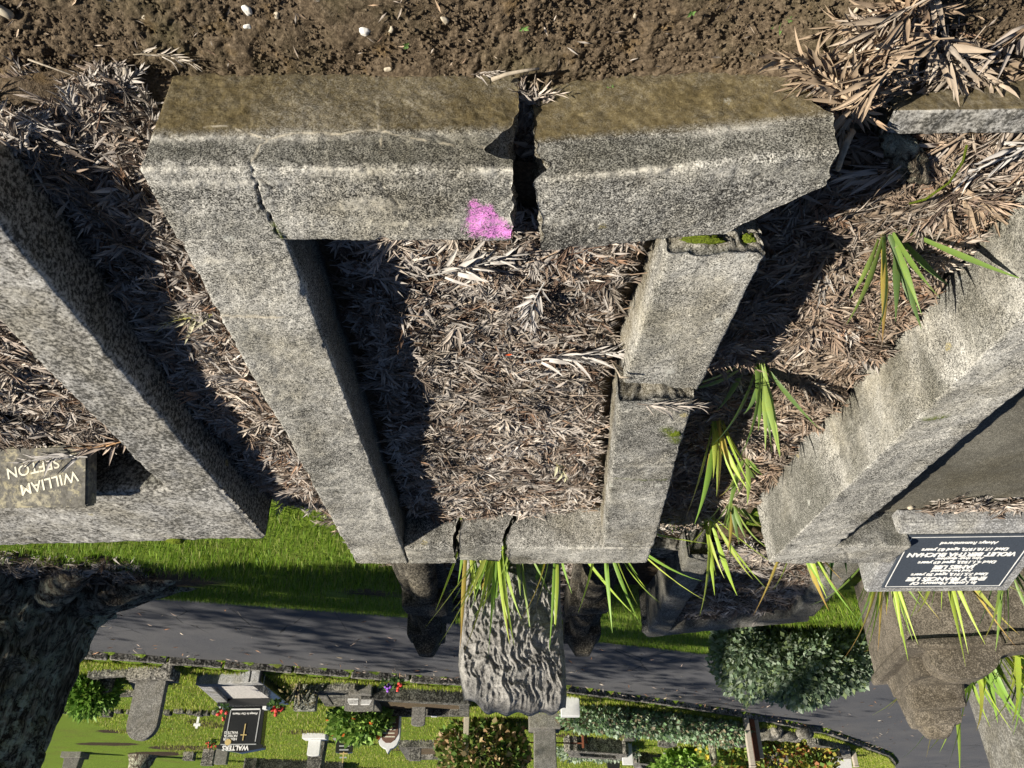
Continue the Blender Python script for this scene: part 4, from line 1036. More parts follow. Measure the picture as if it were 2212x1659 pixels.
# single fronds that stand out
def single_frond(name, x, y, yaw_deg, size, label, col, zlift=.012, n=11, wide=1.0, seed=1, z=None, tilt=(0, 0), material='litter'):
    r = np.random.default_rng(seed); V, T, C = frond_template(r, n + 2, wide * .9, True)
    V = V * size; V[:, 2] = V[:, 2] + V[:, 0] * math.sin(tilt[0]) + V[:, 1] * math.sin(tilt[1])
    a = R(yaw_deg); c, s = math.cos(a), math.sin(a)
    W = np.c_[V[:, 0] * c - V[:, 1] * s, V[:, 0] * s + V[:, 1] * c, V[:, 2]]
    if z is None:
        p = G(x, y, .06); z = zland(p.x, p.y) + zlift
    p = G(x, y, z)
    o = build(name, W, tris=T, mat=M[material], attr={'col': np.clip(np.array(col)[None] * C[:, None] * r.uniform(.9, 1.1, (len(C), 1)), 0, 1)})
    o.location = p; tag(o, label, 'dead frond'); return o
tan, pale, silver, brn = (.46, .35, .24), (.52, .44, .35), (.55, .53, .5), (.25, .16, .1)
single_frond('frond', 1840, 130, 10, .25, 'large tan frond fanned over the broken corner of the near rim', tan, .03, 12, 1.3, 3, material='litter_tan')
single_frond('frond', 1800, 175, -35, .23, 'tan frond sliding off the broken corner of the near rim', tan, .05, 12, 1.2, 4, material='litter_tan')
single_frond('frond', 1870, 80, 55, .23, 'tan frond pointing to the soil above the broken corner', pale, .03, 11, 1.2, 5, material='litter_tan')
single_frond('frond', 1985, 60, 100, .22, 'bleached frond lying on the soil beyond the fanned frond', pale, .02, 11, 1.2, 6, material='litter_tan')
single_frond('frond', 2060, 120, 150, .23, 'broad pale brown frond on the soil before the edging strip', pale, .02, 12, 1.3, 7, material='litter_tan')
single_frond('frond', 2150, 110, 60, .2, 'curled brown frond by the edging strip', (.34, .24, .16), .02, 10, 1.2, 8)
single_frond('frond', 1900, 20, 20, .2, 'tan frond at the rim of the soil farthest from the kerb', tan, .02, 11, 1.1, 9, material='litter_tan')
single_frond('frond', 1850, 225, 75, .22, 'tan frond hanging between the broken corner and the edging strip', tan, .09, 11, 1.2, 10, material='litter_tan')
single_frond('frond', 350, 118, 170, .11, 'cream feathery frond lying on the soil by the near corner', (.5, .42, .3), .015, 10, .9, 11)
single_frond('frond', 240, 205, 195, .13, 'grey frond beside the near corner of the rim', (.42, .37, .31), .03, 11, 1.0, 12)
single_frond('frond', 1050, 158, 188, .06, 'small grey frond lying at the mouth of the split', (.4, .34, .28), .015, 8, 1.0, 13)
single_frond('frond', 1155, 190, 95, .07, 'pale tuft of frond standing in the mouth of the split', pale, .03, 8, 1.3, 14, material='litter_tan')
single_frond('frond', 1230, 767, 190, .25, 'silver white frond lying on top in the middle of the bed', silver, 0, 11, 1.2, 15, z=.215)
single_frond('frond', 1010, 575, 200, .2, 'large pale frond just inside the near rim', (.56, .53, .48), 0, 11, 1.3, 16, z=.235)
single_frond('frond', 1150, 660, 80, .18, 'grey white frond pointing at the split', silver, 0, 10, 1.2, 17, z=.225)
single_frond('frond', 420, 700, 5, .2, 'silvery frond across the channel beside the long rim', silver, 0, 11, .9, 18, z=.2)
single_frond('frond', 415, 683, 15, .15, 'yellow green fallen sprig beside the long rim', (.42, .42, .1), 0, 8, 1.4, 19, z=.215)
single_frond('frond', 1215, 1015, 110, .13, 'yellow green fallen sprig near the back rim', (.5, .5, .16), 0, 7, 1.6, 20, z=.21)
single_frond('frond', 1440, 875, 175, .17, 'grey brown frond poking through the break in the side rim', (.38, .32, .26), 0, 12, .8, 21, z=.315)
single_frond('frond', 230, 960, 20, .22, 'orange brown frond in the pale surround', (.5, .3, .15), 0, 12, 1.0, 22, z=.285)
single_frond('frond', 120, 985, 10, .22, 'silver frond in the pale surround', silver, 0, 12, 1.0, 23, z=.285)
single_frond('frond', 2080, 420, 150, .26, 'tan frond spread beside the strap plant nearest the edging', tan, 0, 12, 1.2, 24, z=.12, material='litter_tan')
single_frond('frond', 1960, 350, 30, .26, 'brown frond lying along the edging strip', (.42, .32, .23), 0, 12, 1.2, 25, z=.115)
single_frond('frond', 2190, 330, 40, .2, 'silver frond over the edging strip', silver, 0, 9, 1.2, 26, z=.125)
single_frond('frond', 1640, 560, 200, .18, 'dark frond under the askew end of the rim', (.24, .19, .15), 0, 11, 1.0, 27, z=.1)
# one red leaf
lf = leaflet(np.array([-.5, 0, 0.]), np.array([1., 0, 0]), np.array([0, 0, 1.]), 1.0, .22, .1) * .022
o = build('leaf', lf, tris=LT, mat=M['litter'], attr={'col': np.tile((.75, .12, .03), (5, 1))}); o.location = G(1098, 766, .225); tag(o, 'single orange red leaf in the middle of the bed', 'leaf')

# twigs
def twig(name, pts, r, label, mat='twig'):
    pts = [Vector(p) for p in pts]; V, F_ = [], []; m = 7
    for i, p in enumerate(pts):
        d = (pts[min(i + 1, len(pts) - 1)] - pts[max(i - 1, 0)]).normalized(); q = d.to_track_quat('Z', 'Y').to_matrix()
        rr2 = r * (1 - .35 * i / (len(pts) - 1)) * random.uniform(.85, 1.15)
        for k in range(m):
            a = 2 * math.pi * k / m; V.append((p + q @ Vector((rr2 * math.cos(a), rr2 * math.sin(a), 0)))[:])
    for i in range(len(pts) - 1):
        for k in range(m):
            F_.append((i * m + k, i * m + (k + 1) % m, (i + 1) * m + (k + 1) % m, (i + 1) * m + k))
    F_ += [tuple(range(m))[::-1], tuple(range((len(pts) - 1) * m, len(pts) * m))]
    o = build(name, np.array(V), polys=F_, mat=M[mat], smooth=True, loc=pts[0][:]); tag(o, label, 'twig'); return o
def gp(x, y, z): return tuple(G(x, y, z))
twig('twig', [gp(1063, 172, .07), gp(1095, 160, .075), gp(1130, 153, .08), gp(1165, 148, .075)], .0042, 'pale twig lying across the mouth of the split')
twig('twig', [gp(1345, 800, .25), gp(1325, 785, .27), gp(1340, 815, .315), gp(1365, 816, .315)], .0045, 'pale forked twig propped on the broken side rim')
twig('twig', [gp(1838, 285, .17), gp(1828, 310, .2), gp(1818, 340, .2), gp(1810, 365, .18)], .009, 'stout pale stick beside the broken corner of the rim')
twig('twig', [gp(266, 205, .03), gp(272, 180, .04), gp(272, 150, .06)], .009, 'stub of grey wood standing by the near corner', 'old_wood')
twig('twig', [gp(1620, 115, .06), gp(1680, 145, .07), gp(1705, 160, .08)], .0022, 'thin brown stalk on the soil by the fanned frond', 'bark')
twig('twig', [gp(60, 128, .05), gp(150, 160, .05), gp(220, 195, .05)], .002, 'thin curved stalk on the soil by the near corner')

# a dark sawn root between the broken corner and the strip
bm = bmesh.new(); bmesh.ops.create_icosphere(bm, subdivisions=4, radius=1)
P = np.array([v.co[:] for v in bm.verts]); nz = fbm(P, 1.6, 4, 15); nz2 = fbm(P * np.array([1, 5, 5]), 2.5, 3, 18)
for v, k, k2 in zip(bm.verts, nz, nz2): v.co = Vector((v.co.x * .085, v.co.y * .035, v.co.z * .045)) * (1 + .3 * float(k) + .12 * float(k2))
bmesh.ops.rotate(bm, verts=bm.verts, cent=(0, 0, 0), matrix=Matrix.Rotation(R(-40), 3, 'Z'))
p = G(1955, 330, .1); o = bm_obj('root_stump', bm, M['bark'], None, (p.x, p.y, .10), True); tag(o, 'dark knobbly root stub between the broken corner and the edging strip', 'root')
# moss on the break and on the side rim
for (x, y, z, s, lab) in ((1520, 518, .268, (.04, .012, .009), 'moss clump in the joint under the askew end of the rim'), (1457, 935, .293, (.016, .024, .01), 'moss cushion on the outer edge of the side rim'), (1618, 515, .25, (.014, .009, .012), 'tiny moss tuft at the end of the askew rim')):
    bm = bmesh.new(); bmesh.ops.create_icosphere(bm, subdivisions=4, radius=1)
    P = np.array([v.co[:] for v in bm.verts]); nz = fbm(P, 2.2, 4, 25)
    for v, k in zip(bm.verts, nz): v.co *= 1 + .3 * float(k); v.co = Vector((v.co.x * s[0], v.co.y * s[1], v.co.z * s[2]))
    o = bm_obj('moss_clump', bm, M['moss'], None, tuple(G(x, y, z)), True); tag(o, lab, 'moss')

# ------------------------------------------------------------------ strap leaved plants
def strap(r, L, w, az, lean, droop, twist=0.0, segs=9):
    """one strap leaf as a folded ribbon rising from the origin"""
    V = []; p = np.zeros(3); ang = lean
    dirh = np.array([math.cos(az), math.sin(az), 0])
    for i in range(segs + 1):
        t = i / segs
        fwd = dirh * math.sin(ang) + np.array([0, 0, math.cos(ang)])
        side = np.array([-math.sin(az + twist * t), math.cos(az + twist * t), 0]); nrm = np.cross(side, fwd)
        ww = w * (.55 + .6 * t if t < .35 else 1.0) * min(1.0, (1 - t) * 2.2 + .03)
        V += [p + side * ww, p - nrm * ww * .35, p - side * ww]
        p = p + fwd * (L / segs); ang += droop / segs * (.3 + 1.4 * t)
    Q = []
    for i in range(segs):
        b = i * 3; Q += [(b, b + 1, b + 4, b + 3), (b + 1, b + 2, b + 5, b + 4)]
    return np.array(V), np.array(Q)
GREENS = [(.17, .27, .06), (.2, .31, .07), (.26, .36, .09), (.12, .2, .06)]
LIMES = [(.36, .47, .07), (.3, .43, .07), (.42, .5, .1), (.2, .34, .06)]
DEEP = [(.045, .12, .04), (.06, .15, .045), (.035, .09, .03)]
def strap_plant(base, n, L, w, label, cols, spread=.7, droop=.7, azc=None, azs=3.14, seed=1, tips=(.45, .33, .12), dead=.08, group=None, lean0=.12):
    r = np.random.default_rng(seed); t = thing('strap_plant', label, 'plant', base, group)
    for k in range(n):
        az = r.uniform(0, 6.283) if azc is None else r.normal(azc, azs)
        ln = lean0 + abs(r.normal(0, spread)) * .75
        V, Q = strap(r, L * r.uniform(.55, 1.1), w * r.uniform(.7, 1.15), az, min(ln, 1.35), droop * r.uniform(.2, 1.3), r.normal(0, .5))
        V = V + np.array([r.normal(0, .012), r.normal(0, .012), -.01])
        if r.random() < dead: c0 = np.array((.5, .4, .1)); c1 = np.array((.38, .22, .08))
        else:
            c0 = np.array(cols[r.integers(len(cols))]) * r.uniform(.8, 1.2); c1 = c0 * (1.15) if r.random() < .88 else np.array(tips)
        tt = np.repeat(np.linspace(0, 1, len(V) // 3), 3)[:, None]
        C = c0[None] * (1 - tt ** 4) + c1[None] * tt ** 4
        C = C * (1 - .35 * np.clip(.25 - tt, 0, 1) * 4 * .0) 
        build('leaf', V, Q, mat=M['strap'], parent=t, smooth=True, attr={'col': np.clip(C, 0, 1)})
    return t
def bp(x, y, z): p = G(x, y, z); return (p.x, p.y, z)
UP = R(90)
strap_plant(bp(1918, 500, .10), 11, .3, 0.0097, 'green strap plant nearest the edging strip, rooted in the fronds', GREENS, .4, .5, UP, .8, 3)
strap_plant(bp(1640, 775, .10), 15, .30, 0.0104, 'wide fan of green strap leaves beside the broken side rim', GREENS, .75, .8, UP, 1.1, 4)
strap_plant(bp(1545, 905, .09), 11, .36, 0.0097, 'lime green strap plant bright in the sun beside the mossy rim', LIMES, .35, .5, UP + .2, .8, 5, dead=.2)
strap_plant(bp(1612, 985, .08), 8, .24, 0.0092, 'small strap plant with arching leaves against the speckled rim', GREENS, .7, 1.0, UP - .4, .9, 6)
strap_plant(bp(1575, 1075, .05), 14, .27, 0.0092, 'dense strap plant at the end of the leaf filled channel', GREENS, .7, .9, UP, 1.3, 7)
strap_plant(bp(1530, 1120, .04), 9, .42, 0.0104, 'long leaved lime strap plant where the channel ends', LIMES, .5, .7, UP, 1.2, 8)
strap_plant((.20, 3.29, .08), 9, .62, 0.0097, 'strap plant behind the back rim beside the rustic headstone', LIMES, .5, .4, UP + .6, .9, 9)
strap_plant((.07, 3.28, .1), 26, .56, 0.0097, 'dense lime strap plant in front of the rustic headstone', LIMES, .4, .45, UP + .1, 1.3, 10)
strap_plant((-.02, 3.29, .1), 12, .5, 0.0092, 'strap plant behind the crooked crack of the back rim', GREENS, .45, .5, UP - .5, 1.0, 11)
strap_plant((-.19, 3.28, .08), 9, .52, 0.0092, 'thin strap plant at the corner of the rustic headstone', LIMES, .35, .4, UP, 1.0, 12, dead=.2)
strap_plant((-.42, 3.27, .08), 12, .5, 0.0097, 'strap plant arching out behind the far corner of the broken surround', LIMES, .75, .6, R(140), 1.0, 13)
strap_plant((-1.25, 3.2, .08), 13, .55, 0.0092, 'tall strap plant behind the corner of the speckled surround', LIMES, .5, .6, UP, 1.4, 14)
strap_plant((-1.52, 3.42, .02), 10, .34, 0.0092, 'low strap plant in the corner by the desk headstone', DEEP, .8, 1.0, None, 1, 15)
strap_plant((-1.72, 3.40, .1), 28, .58, 0.0097, 'dense strap plant behind the desk headstone, in front of the sooty monument', GREENS + LIMES, .45, .6, UP, 1.3, 16)
strap_plant((-1.98, 3.40, .1), 18, .62, 0.0092, 'loose strap plant with long leaves over the end of the sooty monument', LIMES, .6, .7, UP, 1.3, 17, dead=.2)
strap_plant((-2.22, 3.35, .15), 18, .48, 0.0092, 'strap plant at the edge of the frame behind the plaque', GREENS, .7, .8, UP, 1.5, 18)
for k, (dx, dy) in enumerate(((0, 0), (-.25, .12), (-.42, -.1))):
    strap_plant((-2.98 + dx, 5.3 + dy, -.12), 26, 1.0, .022, ('yellowing broad strap plant before the grey pedestal', 'yellow tipped strap plant at the very edge of the frame', 'broad strap plant between the sooty monument and the grey pedestal')[k], LIMES, .5, .9, None, 1, 30 + k, tips=(.6, .45, .08), dead=.12)
# a bent seed stalk with a bud
twig('flower_stalk', [gp(1965, 440, .13), gp(2000, 430, .15), gp(2050, 395, .18), gp(2080, 350, .22), gp(2088, 315, .25)], .0035, 'bent yellow stalk with a green bud over the fronds', 'moss')
# small weeds
def weed(x, y, z, s, n, label, seed):
    r = np.random.default_rng(seed); t = thing('weed', label, 'weed', tuple(G(x, y, z)))
    for k in range(n):
        az = r.uniform(0, 6.28); V = leaflet(np.zeros(3), np.array([math.cos(az), math.sin(az), r.uniform(.1, .6)]), np.array([0, 0, 1.]), s * r.uniform(.6, 1.1), s * .22, -.1)
        build('leaf', V, tris=LT, mat=M['leaf'], parent=t, attr={'col': np.tile(np.array((.2, .36, .1)) * r.uniform(.8, 1.2), (5, 1))})
for k, (x, y, s, lab) in enumerate([(160, 320, .06, 'pale green lobed weed among grey fronds near the corner'), (318, 222, .035, 'pale green leaf poking out at the near corner of the rim'), (1690, 45, .022, 'green seedling on the soil by the pale fronds'), (1495, 28, .012, 'tiny grass seedling on the soil'),
                                   (880, 97, .012, 'tiny seedling on the soil out from the pale hairline crack'), (1130, 62, .012, 'tiny seedling on the soil out from the split'), (1320, 195, .014, 'tiny seedling against the foot of the askew rim')]):
    weed(x, y, .06, s, 6, lab, 50 + k)

# ------------------------------------------------------------------ grass
def blades(name, x, y, z, L, w, cols, label, tilt=.5):
    n = len(x); a = rng.uniform(0, 6.283, n); ln = np.abs(rng.normal(0, tilt, n))
    dx, dy = np.cos(a), np.sin(a); sx_, sy_ = -dy, dx
    L = L * rng.uniform(.5, 1.25, n)
    b0 = np.stack([x - sx_ * w, y - sy_ * w, z], 1); b1 = np.stack([x + sx_ * w, y + sy_ * w, z], 1)
    m = np.stack([x + dx * L * .5 * np.sin(ln * .6), y + dy * L * .5 * np.sin(ln * .6), z + L * .5 * np.cos(ln * .6)], 1)
    m0 = m - np.stack([sx_, sy_, 0 * sx_], 1) * w * .8; m1 = m + np.stack([sx_, sy_, 0 * sx_], 1) * w * .8
    t = np.stack([x + dx * L * np.sin(ln), y + dy * L * np.sin(ln), z + L * np.cos(ln)], 1)
    V = np.stack([b0, b1, m0, m1, t], 1).reshape(-1, 3); k = np.arange(n) * 5
    T = np.concatenate([np.stack([k, k + 1, k + 3], 1), np.stack([k, k + 3, k + 2], 1), np.stack([k + 2, k + 3, k + 4], 1)])
    c = np.array(cols)[rng.integers(0, len(cols), n)] * rng.uniform(.75, 1.25, (n, 1))
    o = build(name, V, tris=T, mat=M['grass'], attr={'col': np.repeat(c, 5, 0).clip(0, 1)}); tag(o, label, 'grass', kind='stuff'); return o
def earthmask(x, y):
    e = np.exp(-(((x - 3.1) / 1.25) ** 2 + ((y - 5.0) / .75) ** 2) ** 2)
    e = np.maximum(e, np.exp(-(((x + .9) / 1.4) ** 2 + ((y - 4.2) / .7) ** 2) ** 3))
    e = np.maximum(e, .62 * np.exp(-(((x - 1.0) / .55) ** 2 + ((y - 5.6) / .5) ** 2)))
    return e
n = 130000
x = rng.uniform(-4.5, 5.5, n); y = 3.28 + (rng.random(n) ** 1.15) * 8
k = (y < yn(x) - .02 + .08 * vnoise(np.c_[x, y, x * 0], 2, 3)) & (earthmask(x, y) + .3 * vnoise(np.c_[x, y, x * 0], 6, 4) < .45)
k &= ~((np.abs(x) < .66) & (y < 5.42)) & ~((x < -.8) & (x > -1.85) & (y < 5.1)) & ~((x < -1.9) & (x > -3.1) & (y < 5.1) & (y > 3.8))
k &= ~((x > .9) & (y < 3.0))
x, y = x[k], y[k]
GC = [(.15, .27, .02), (.19, .32, .025), (.11, .21, .016), (.24, .34, .04), (.26, .29, .08)]
blades('grass', x, y, land(x, y) - .005, .05, .0028, GC, 'mown green grass between the graves and the road')
n = 200000
x = rng.uniform(-11, 8, n); y = yf(np.zeros(n)) * 0 + np.interp(x, FAR[2:, 0], FAR[2:, 1]) + .1 + (rng.random(n) ** 1.7) * 22
k = (x > -10.8); x, y = x[k], y[k]
blades('grass', x, y, land(x, y) - .005, .055, .006, [(.28, .38, .03), (.36, .44, .05), (.2, .28, .025), (.42, .44, .09), (.44, .4, .16)], 'sunlit lawn among the graves across the road', .6)
# fallen leaves on the road and in its gutter
x = rng.uniform(-9, 6, 420); u = rng.random(420) ** 2.5
y0 = np.interp(x, _fx, _fy); y1 = yn(x); y = y0 - .1 - u * (y0 - y1 - .3)
v, t_, c = place(SINGLE, x, y, np.full(420, ZR + .045), rng.uniform(.05, .1, 420), .3, 1.0, None, np.array([(.5, .3, .18), (.4, .2, .1), (.55, .45, .3), (.25, .14, .08)]), np.array([.3, .25, .25, .2]))
v[:, 2] = np.maximum(v[:, 2], ZR + .02)
o = build('fallen_leaves', v, tris=t_, mat=M['litter'], attr={'col': c}); tag(o, 'fallen leaves on the road and along its far kerb', 'leaf litter', kind='stuff')

# ------------------------------------------------------------------ the tree by the road
tr = thing('tree', 'large tree with furrowed lichened bark beside the road', 'tree', (3.5, 5.45, -.25))
def tube(pts, rad, segs, rings_per, lobes=None, amp=.0, seed=1, freq=3.0):
    pts = np.array(pts, float); rad = np.array(rad, float); n = len(pts); tt = np.linspace(0, n - 1, (n - 1) * rings_per + 1)
    C = np.stack([np.interp(tt, range(n), pts[:, k]) for k in range(3)], 1); Rr = np.interp(tt, range(n), rad)
    for _ in range(rings_per): C[1:-1] = .25 * C[:-2] + .5 * C[1:-1] + .25 * C[2:]
    d = np.gradient(C, axis=0); d /= np.linalg.norm(d, axis=1)[:, None]
    ref = np.array([1., .0, 0]) if abs(d[0, 0]) < .8 else np.array([0, 1., 0])
    a = np.linspace(0, 2 * math.pi, segs, endpoint=False); V = []
    for i in range(len(C)):
        u = np.cross(d[i], ref); u /= np.linalg.norm(u); w = np.cross(u, d[i])
        V.append(C[i] + (np.cos(a)[:, None] * w + np.sin(a)[:, None] * u) * Rr[i])
    V = np.array(V); Cc = np.repeat(C[:, None], segs, 1)
    F_ = V.reshape(-1, 3); N_ = (V - Cc).reshape(-1, 3); N_ /= np.linalg.norm(N_, axis=1)[:, None] + 1e-9
    if amp:
        q = F_ * np.array([1, 1, .22]); F_ = F_ + N_ * (amp * (np.abs(vnoise(q + .06 * vnoise(F_, 6, 2)[:, None], freq * 5, seed)) * 1.6 - .6) + amp * .7 * fbm(F_, freq * .5, 3, seed + 3))[:, None]
    i = np.arange(len(F_)).reshape(len(C), segs); j = np.roll(i, -1, 1)
    return F_, np.stack([i[:-1], j[:-1], j[1:], i[1:]], -1).reshape(-1, 4)
L0 = np.array(tr.location)
V, Q = tube([(3.72, 5.5, -.75), (3.72, 5.5, -.4), (3.72, 5.5, -.15), (3.7, 5.5, .2), (3.68, 5.5, .7), (3.75, 5.48, 1.4), (3.95, 5.45, 2.4), (4.1, 5.4, 3.4)], [1.05, .9, .72, .62, .58, .54, .52, .5], 260, 50, amp=.055, seed=5)
o = build('trunk', V - L0, Q, mat=M['bark'], parent=tr, smooth=True)
for k, (ang, ln, rr3) in enumerate(((190, 1.3, .15), (215, 1.2, .16), (240, 1.1, .15), (165, 1.0, .14), (275, 1.0, .15))):
    a = R(ang); pts = []; rd = []
    for t in np.linspace(0, 1, 6):
        px = 3.7 + math.cos(a + .25 * t) * (.55 + ln * t); py = 5.5 + math.sin(a + .25 * t) * (.55 + ln * t) * .8
        pts.append((px, py, zland(px, py) + .16 * (1 - t) ** 1.5 - .02 - .05 * t)); rd.append(rr3 * (1 - .8 * t))
    V, Q = tube(pts, rd, 24, 10, amp=.02, seed=20 + k)
    build('root', V - L0, Q, mat=M['bark'], parent=tr, smooth=True)
# limbs and crown, above the frame: the crown is shaped to shade graves and road
def shade_canopy(targets, nclump, per, hmin, hmax, rad, seed, leaf):
    r = np.random.default_rng(seed); P = []
    s = np.array(SUN_DIR)
    for k in range(nclump):
        tx, ty, tz, sx2, sy2 = targets[r.integers(len(targets))]
        c = np.array([r.normal(tx, sx2), r.normal(ty, sy2), tz]); h = r.uniform(hmin, hmax); c = c - s * ((h - tz) / -s[2])
        q = r.normal(0, rad, (per, 3)); q[:, 2] *= .6; P.append(c + q)
    P = np.concatenate(P); g = P - s[None] * (P[:, 2] / s[2])[:, None]
    P = P[~((g[:, 1] < 4.2) & (g[:, 0] < .25)) & ~((g[:, 1] < 4.35) & (g[:, 0] >= .25))]; n_ = len(P); a = r.uniform(0, 6.28, n_); ln = leaf * r.uniform(.6, 1.3, n_)
    d = np.stack([np.cos(a), np.sin(a), r.normal(-.2, .5, n_)], 1); sd = np.stack([-np.sin(a), np.cos(a), r.normal(0, .5, n_)], 1)
    V = np.stack([P, P + d * ln[:, None] * .5 + sd * ln[:, None] * .28, P + d * ln[:, None], P + d * ln[:, None] * .5 - sd * ln[:, None] * .28], 1).reshape(-1, 3)
    return V, np.arange(n_ * 4).reshape(-1, 4)
tg = [(-.2, 4.9, -.1, .55, .35), (.7, 4.9, -.1, .45, .4), (1.3, 5.3, -.2, .5, .5), (-1.2, 4.7, 0, .4, .35), (.2, 6.6, -.5, 1.0, .6), (1.8, 6.3, -.5, .8, .5), (2.6, 5.0, -.2, .5, .5),
      (0, 9.6, -1, 1.6, .6), (-2.2, 11, -1, 1.5, .6), (2.5, 8.6, -1, 1.2, .5), (-4.5, 13, -1, 1.5, 1.0), (-.2, 11, -1, 1.6, .5), (3.5, 7.6, -.9, 1, .5), (-1.6, 8.2, -.7, 1.3, .8), (1.0, 8.0, -.7, 1.3, .6)]
V, Q = shade_canopy(tg, 330, 34, 4.3, 7.6, .22, 3, .16)
build('shade_crown', V - L0, Q, mat=M['leaf'], parent=tr, attr={'col': np.tile((.05, .1, .03), (len(V), 1)) * np.repeat(np.random.default_rng(2).uniform(.6, 1.4, len(Q)), 4)[:, None]})
for k, tgt in enumerate([(7.0, 1.5, 6.0), (6.5, 4.0, 6.8), (4.5, 2.8, 6.4), (8.0, 0.8, 5.4), (3.0, 6.5, 6.5)]):
    V, Q = tube([(4.1, 5.4, 3.2), tuple(np.array((4.1, 5.4, 3.6)) * .55 + np.array(tgt) * .45 + np.array((0, 0, .5))), tgt], [.3, .2, .06], 16, 8, amp=.02, seed=40 + k)
    build('limb', V - L0, Q, mat=M['bark'], parent=tr, smooth=True)

# ------------------------------------------------------------------ bushes
def leafcloud(n, c, rad, size, cols, seed, wide=.35, lumps=5, shell=.55, zmin=None):
    r = np.random.default_rng(seed); d = r.normal(0, 1, (n, 3)); d /= np.linalg.norm(d, axis=1)[:, None]
    k = shell + (1 - shell) * r.random(n) ** .5
    k = k * (1 + .22 * fbm(d * 1.0, 1.7, 3, seed))
    P = np.array(c) + d * k[:, None] * np.array(rad)
    if zmin is not None: P[:, 2] = np.maximum(P[:, 2], zmin + .05 * r.random(n))
    dv = d + r.normal(0, .6, (n, 3)); dv /= np.linalg.norm(dv, axis=1)[:, None]
    sd = np.cross(dv, r.normal(0, 1, (n, 3))); sd /= np.linalg.norm(sd, axis=1)[:, None] + 1e-9
    L = size * r.uniform(.6, 1.35, n)[:, None]
    V = np.stack([P, P + dv * L * .45 + sd * L * wide, P + dv * L, P + dv * L * .45 - sd * L * wide], 1).reshape(-1, 3)
    col = np.array(cols)[r.integers(0, len(cols), n)] * r.uniform(.7, 1.3, (n, 1))
    return V, np.arange(n * 4).reshape(-1, 4), np.repeat(col, 4, 0).clip(0, 1)
def bush(name, label, c, rad, n, size, cols, seed, wide=.35, group=None, stems=5, extra=None, cat='bush', shell=.55, blobs=None):
    z0 = zland(c[0], c[1]); t = thing(name, label, cat, (c[0], c[1], z0), group)
    bl = blobs or ((0, 0, 0, 1, 1, 1),); Vs, Qs, Cs = [], [], []; o_ = 0
    for i_, (bx, by, bz, fx, fy, fz) in enumerate(bl):
        V, Q, C = leafcloud(n // len(bl), (bx, by, c[2] - z0 + bz), (rad[0] * fx, rad[1] * fy, rad[2] * fz), size, cols, seed + 7 * i_, wide, shell=shell, zmin=.02)
        Vs.append(V); Qs.append(Q + o_); Cs.append(C); o_ += len(V)
    fol = build('foliage', np.concatenate(Vs), np.concatenate(Qs), mat=M['leaf'], parent=t, attr={'col': np.concatenate(Cs)})
    r = np.random.default_rng(seed)
    for k in range(stems):
        a = r.uniform(0, 6.28); q = np.array([math.cos(a) * rad[0] * .6, math.sin(a) * rad[1] * .6, (c[2] - z0) + rad[2] * .3])
        V, Q = tube([(0, 0, -.05), tuple(q * .5 + np.array((0, 0, .05))), tuple(q)], [.02, .014, .006], 6, 3)
        build('stem', V, Q, mat=M['bark'], parent=t, smooth=True)
    if extra:
        for nm, n2, s2, cols2 in extra:
            V, Q, C = leafcloud(n2, (0, 0, c[2] - z0), tuple(q * 1.03 for q in rad), s2, cols2, seed + 5, .5, shell=.9, zmin=.02)
            build(nm, V, Q, mat=M['leaf'], parent=fol, attr={'col': C})
    return t
p = GY(1720, 1445, 7.0)
bush('silver_bush', 'dense silvery green bush beside the near edge of the road', (p.x, 7.0, p.z - .06), (.62, .5, .33), 24000, .05, [(.2, .28, .17), (.28, .36, .25), (.13, .19, .11), (.38, .45, .34), (.24, .31, .14)], 3, .3, stems=8, blobs=((-.3, 0, -.04, .6, .8, .95), (.28, .05, -.02, .6, .8, 1.0), (0, -.1, .05, .6, .8, 1.0), (.5, -.1, -.1, .35, .6, .7), (-.55, .1, -.1, .3, .6, .6)))

# ------------------------------------------------------------------ graves across the road
def far(x, y): return GS(x, y, ZF)
def span(x0, x1, yb, yt):
    """base centre, width and height of a thing standing at source pixel base row yb"""
    a = GS(x0, yb, ZF); b = GS(x1, yb, ZF); t = GY((x0 + x1) / 2 / 1.8228, yt / 1.8228, (a.y + b.y) / 2)
    return Vector(((a.x + b.x) / 2, (a.y + b.y) / 2, ZF)), abs(a.x - b.x), t.z - ZF
def outline(kind, w, h):
    x = w / 2
    if kind == 'round': return [(-x, 0), (x, 0)] + [(x * math.cos(a), h - x + x * math.sin(a)) for a in np.linspace(0, math.pi, 15)]
    if kind == 'low': return [(-x, 0), (x, 0), (x, h * .92)] + [(x * math.cos(a), h * .92 + h * .08 * math.sin(a)) for a in np.linspace(.3, math.pi - .3, 9)] + [(-x, h * .92)]
    if kind == 'gothic': return [(-x, 0), (x, 0), (x * 1.05, h * .70), (x * .82, h * .83), (x * .55, h * .88), (x * .25, h * .9), (0, h), (-x * .25, h * .9), (-x * .55, h * .88), (-x * .82, h * .83), (-x * 1.05, h * .70)]
    if kind == 'gable': return [(-x, 0), (x, 0), (x * 1.12, h * .9), (0, h), (-x * 1.12, h * .9)]
    if kind == 'taper': return [(-x, 0), (x, 0), (x * .8, h), (-x * .8, h)]
    return [(-x, 0), (x, 0), (x, h), (-x, h)]
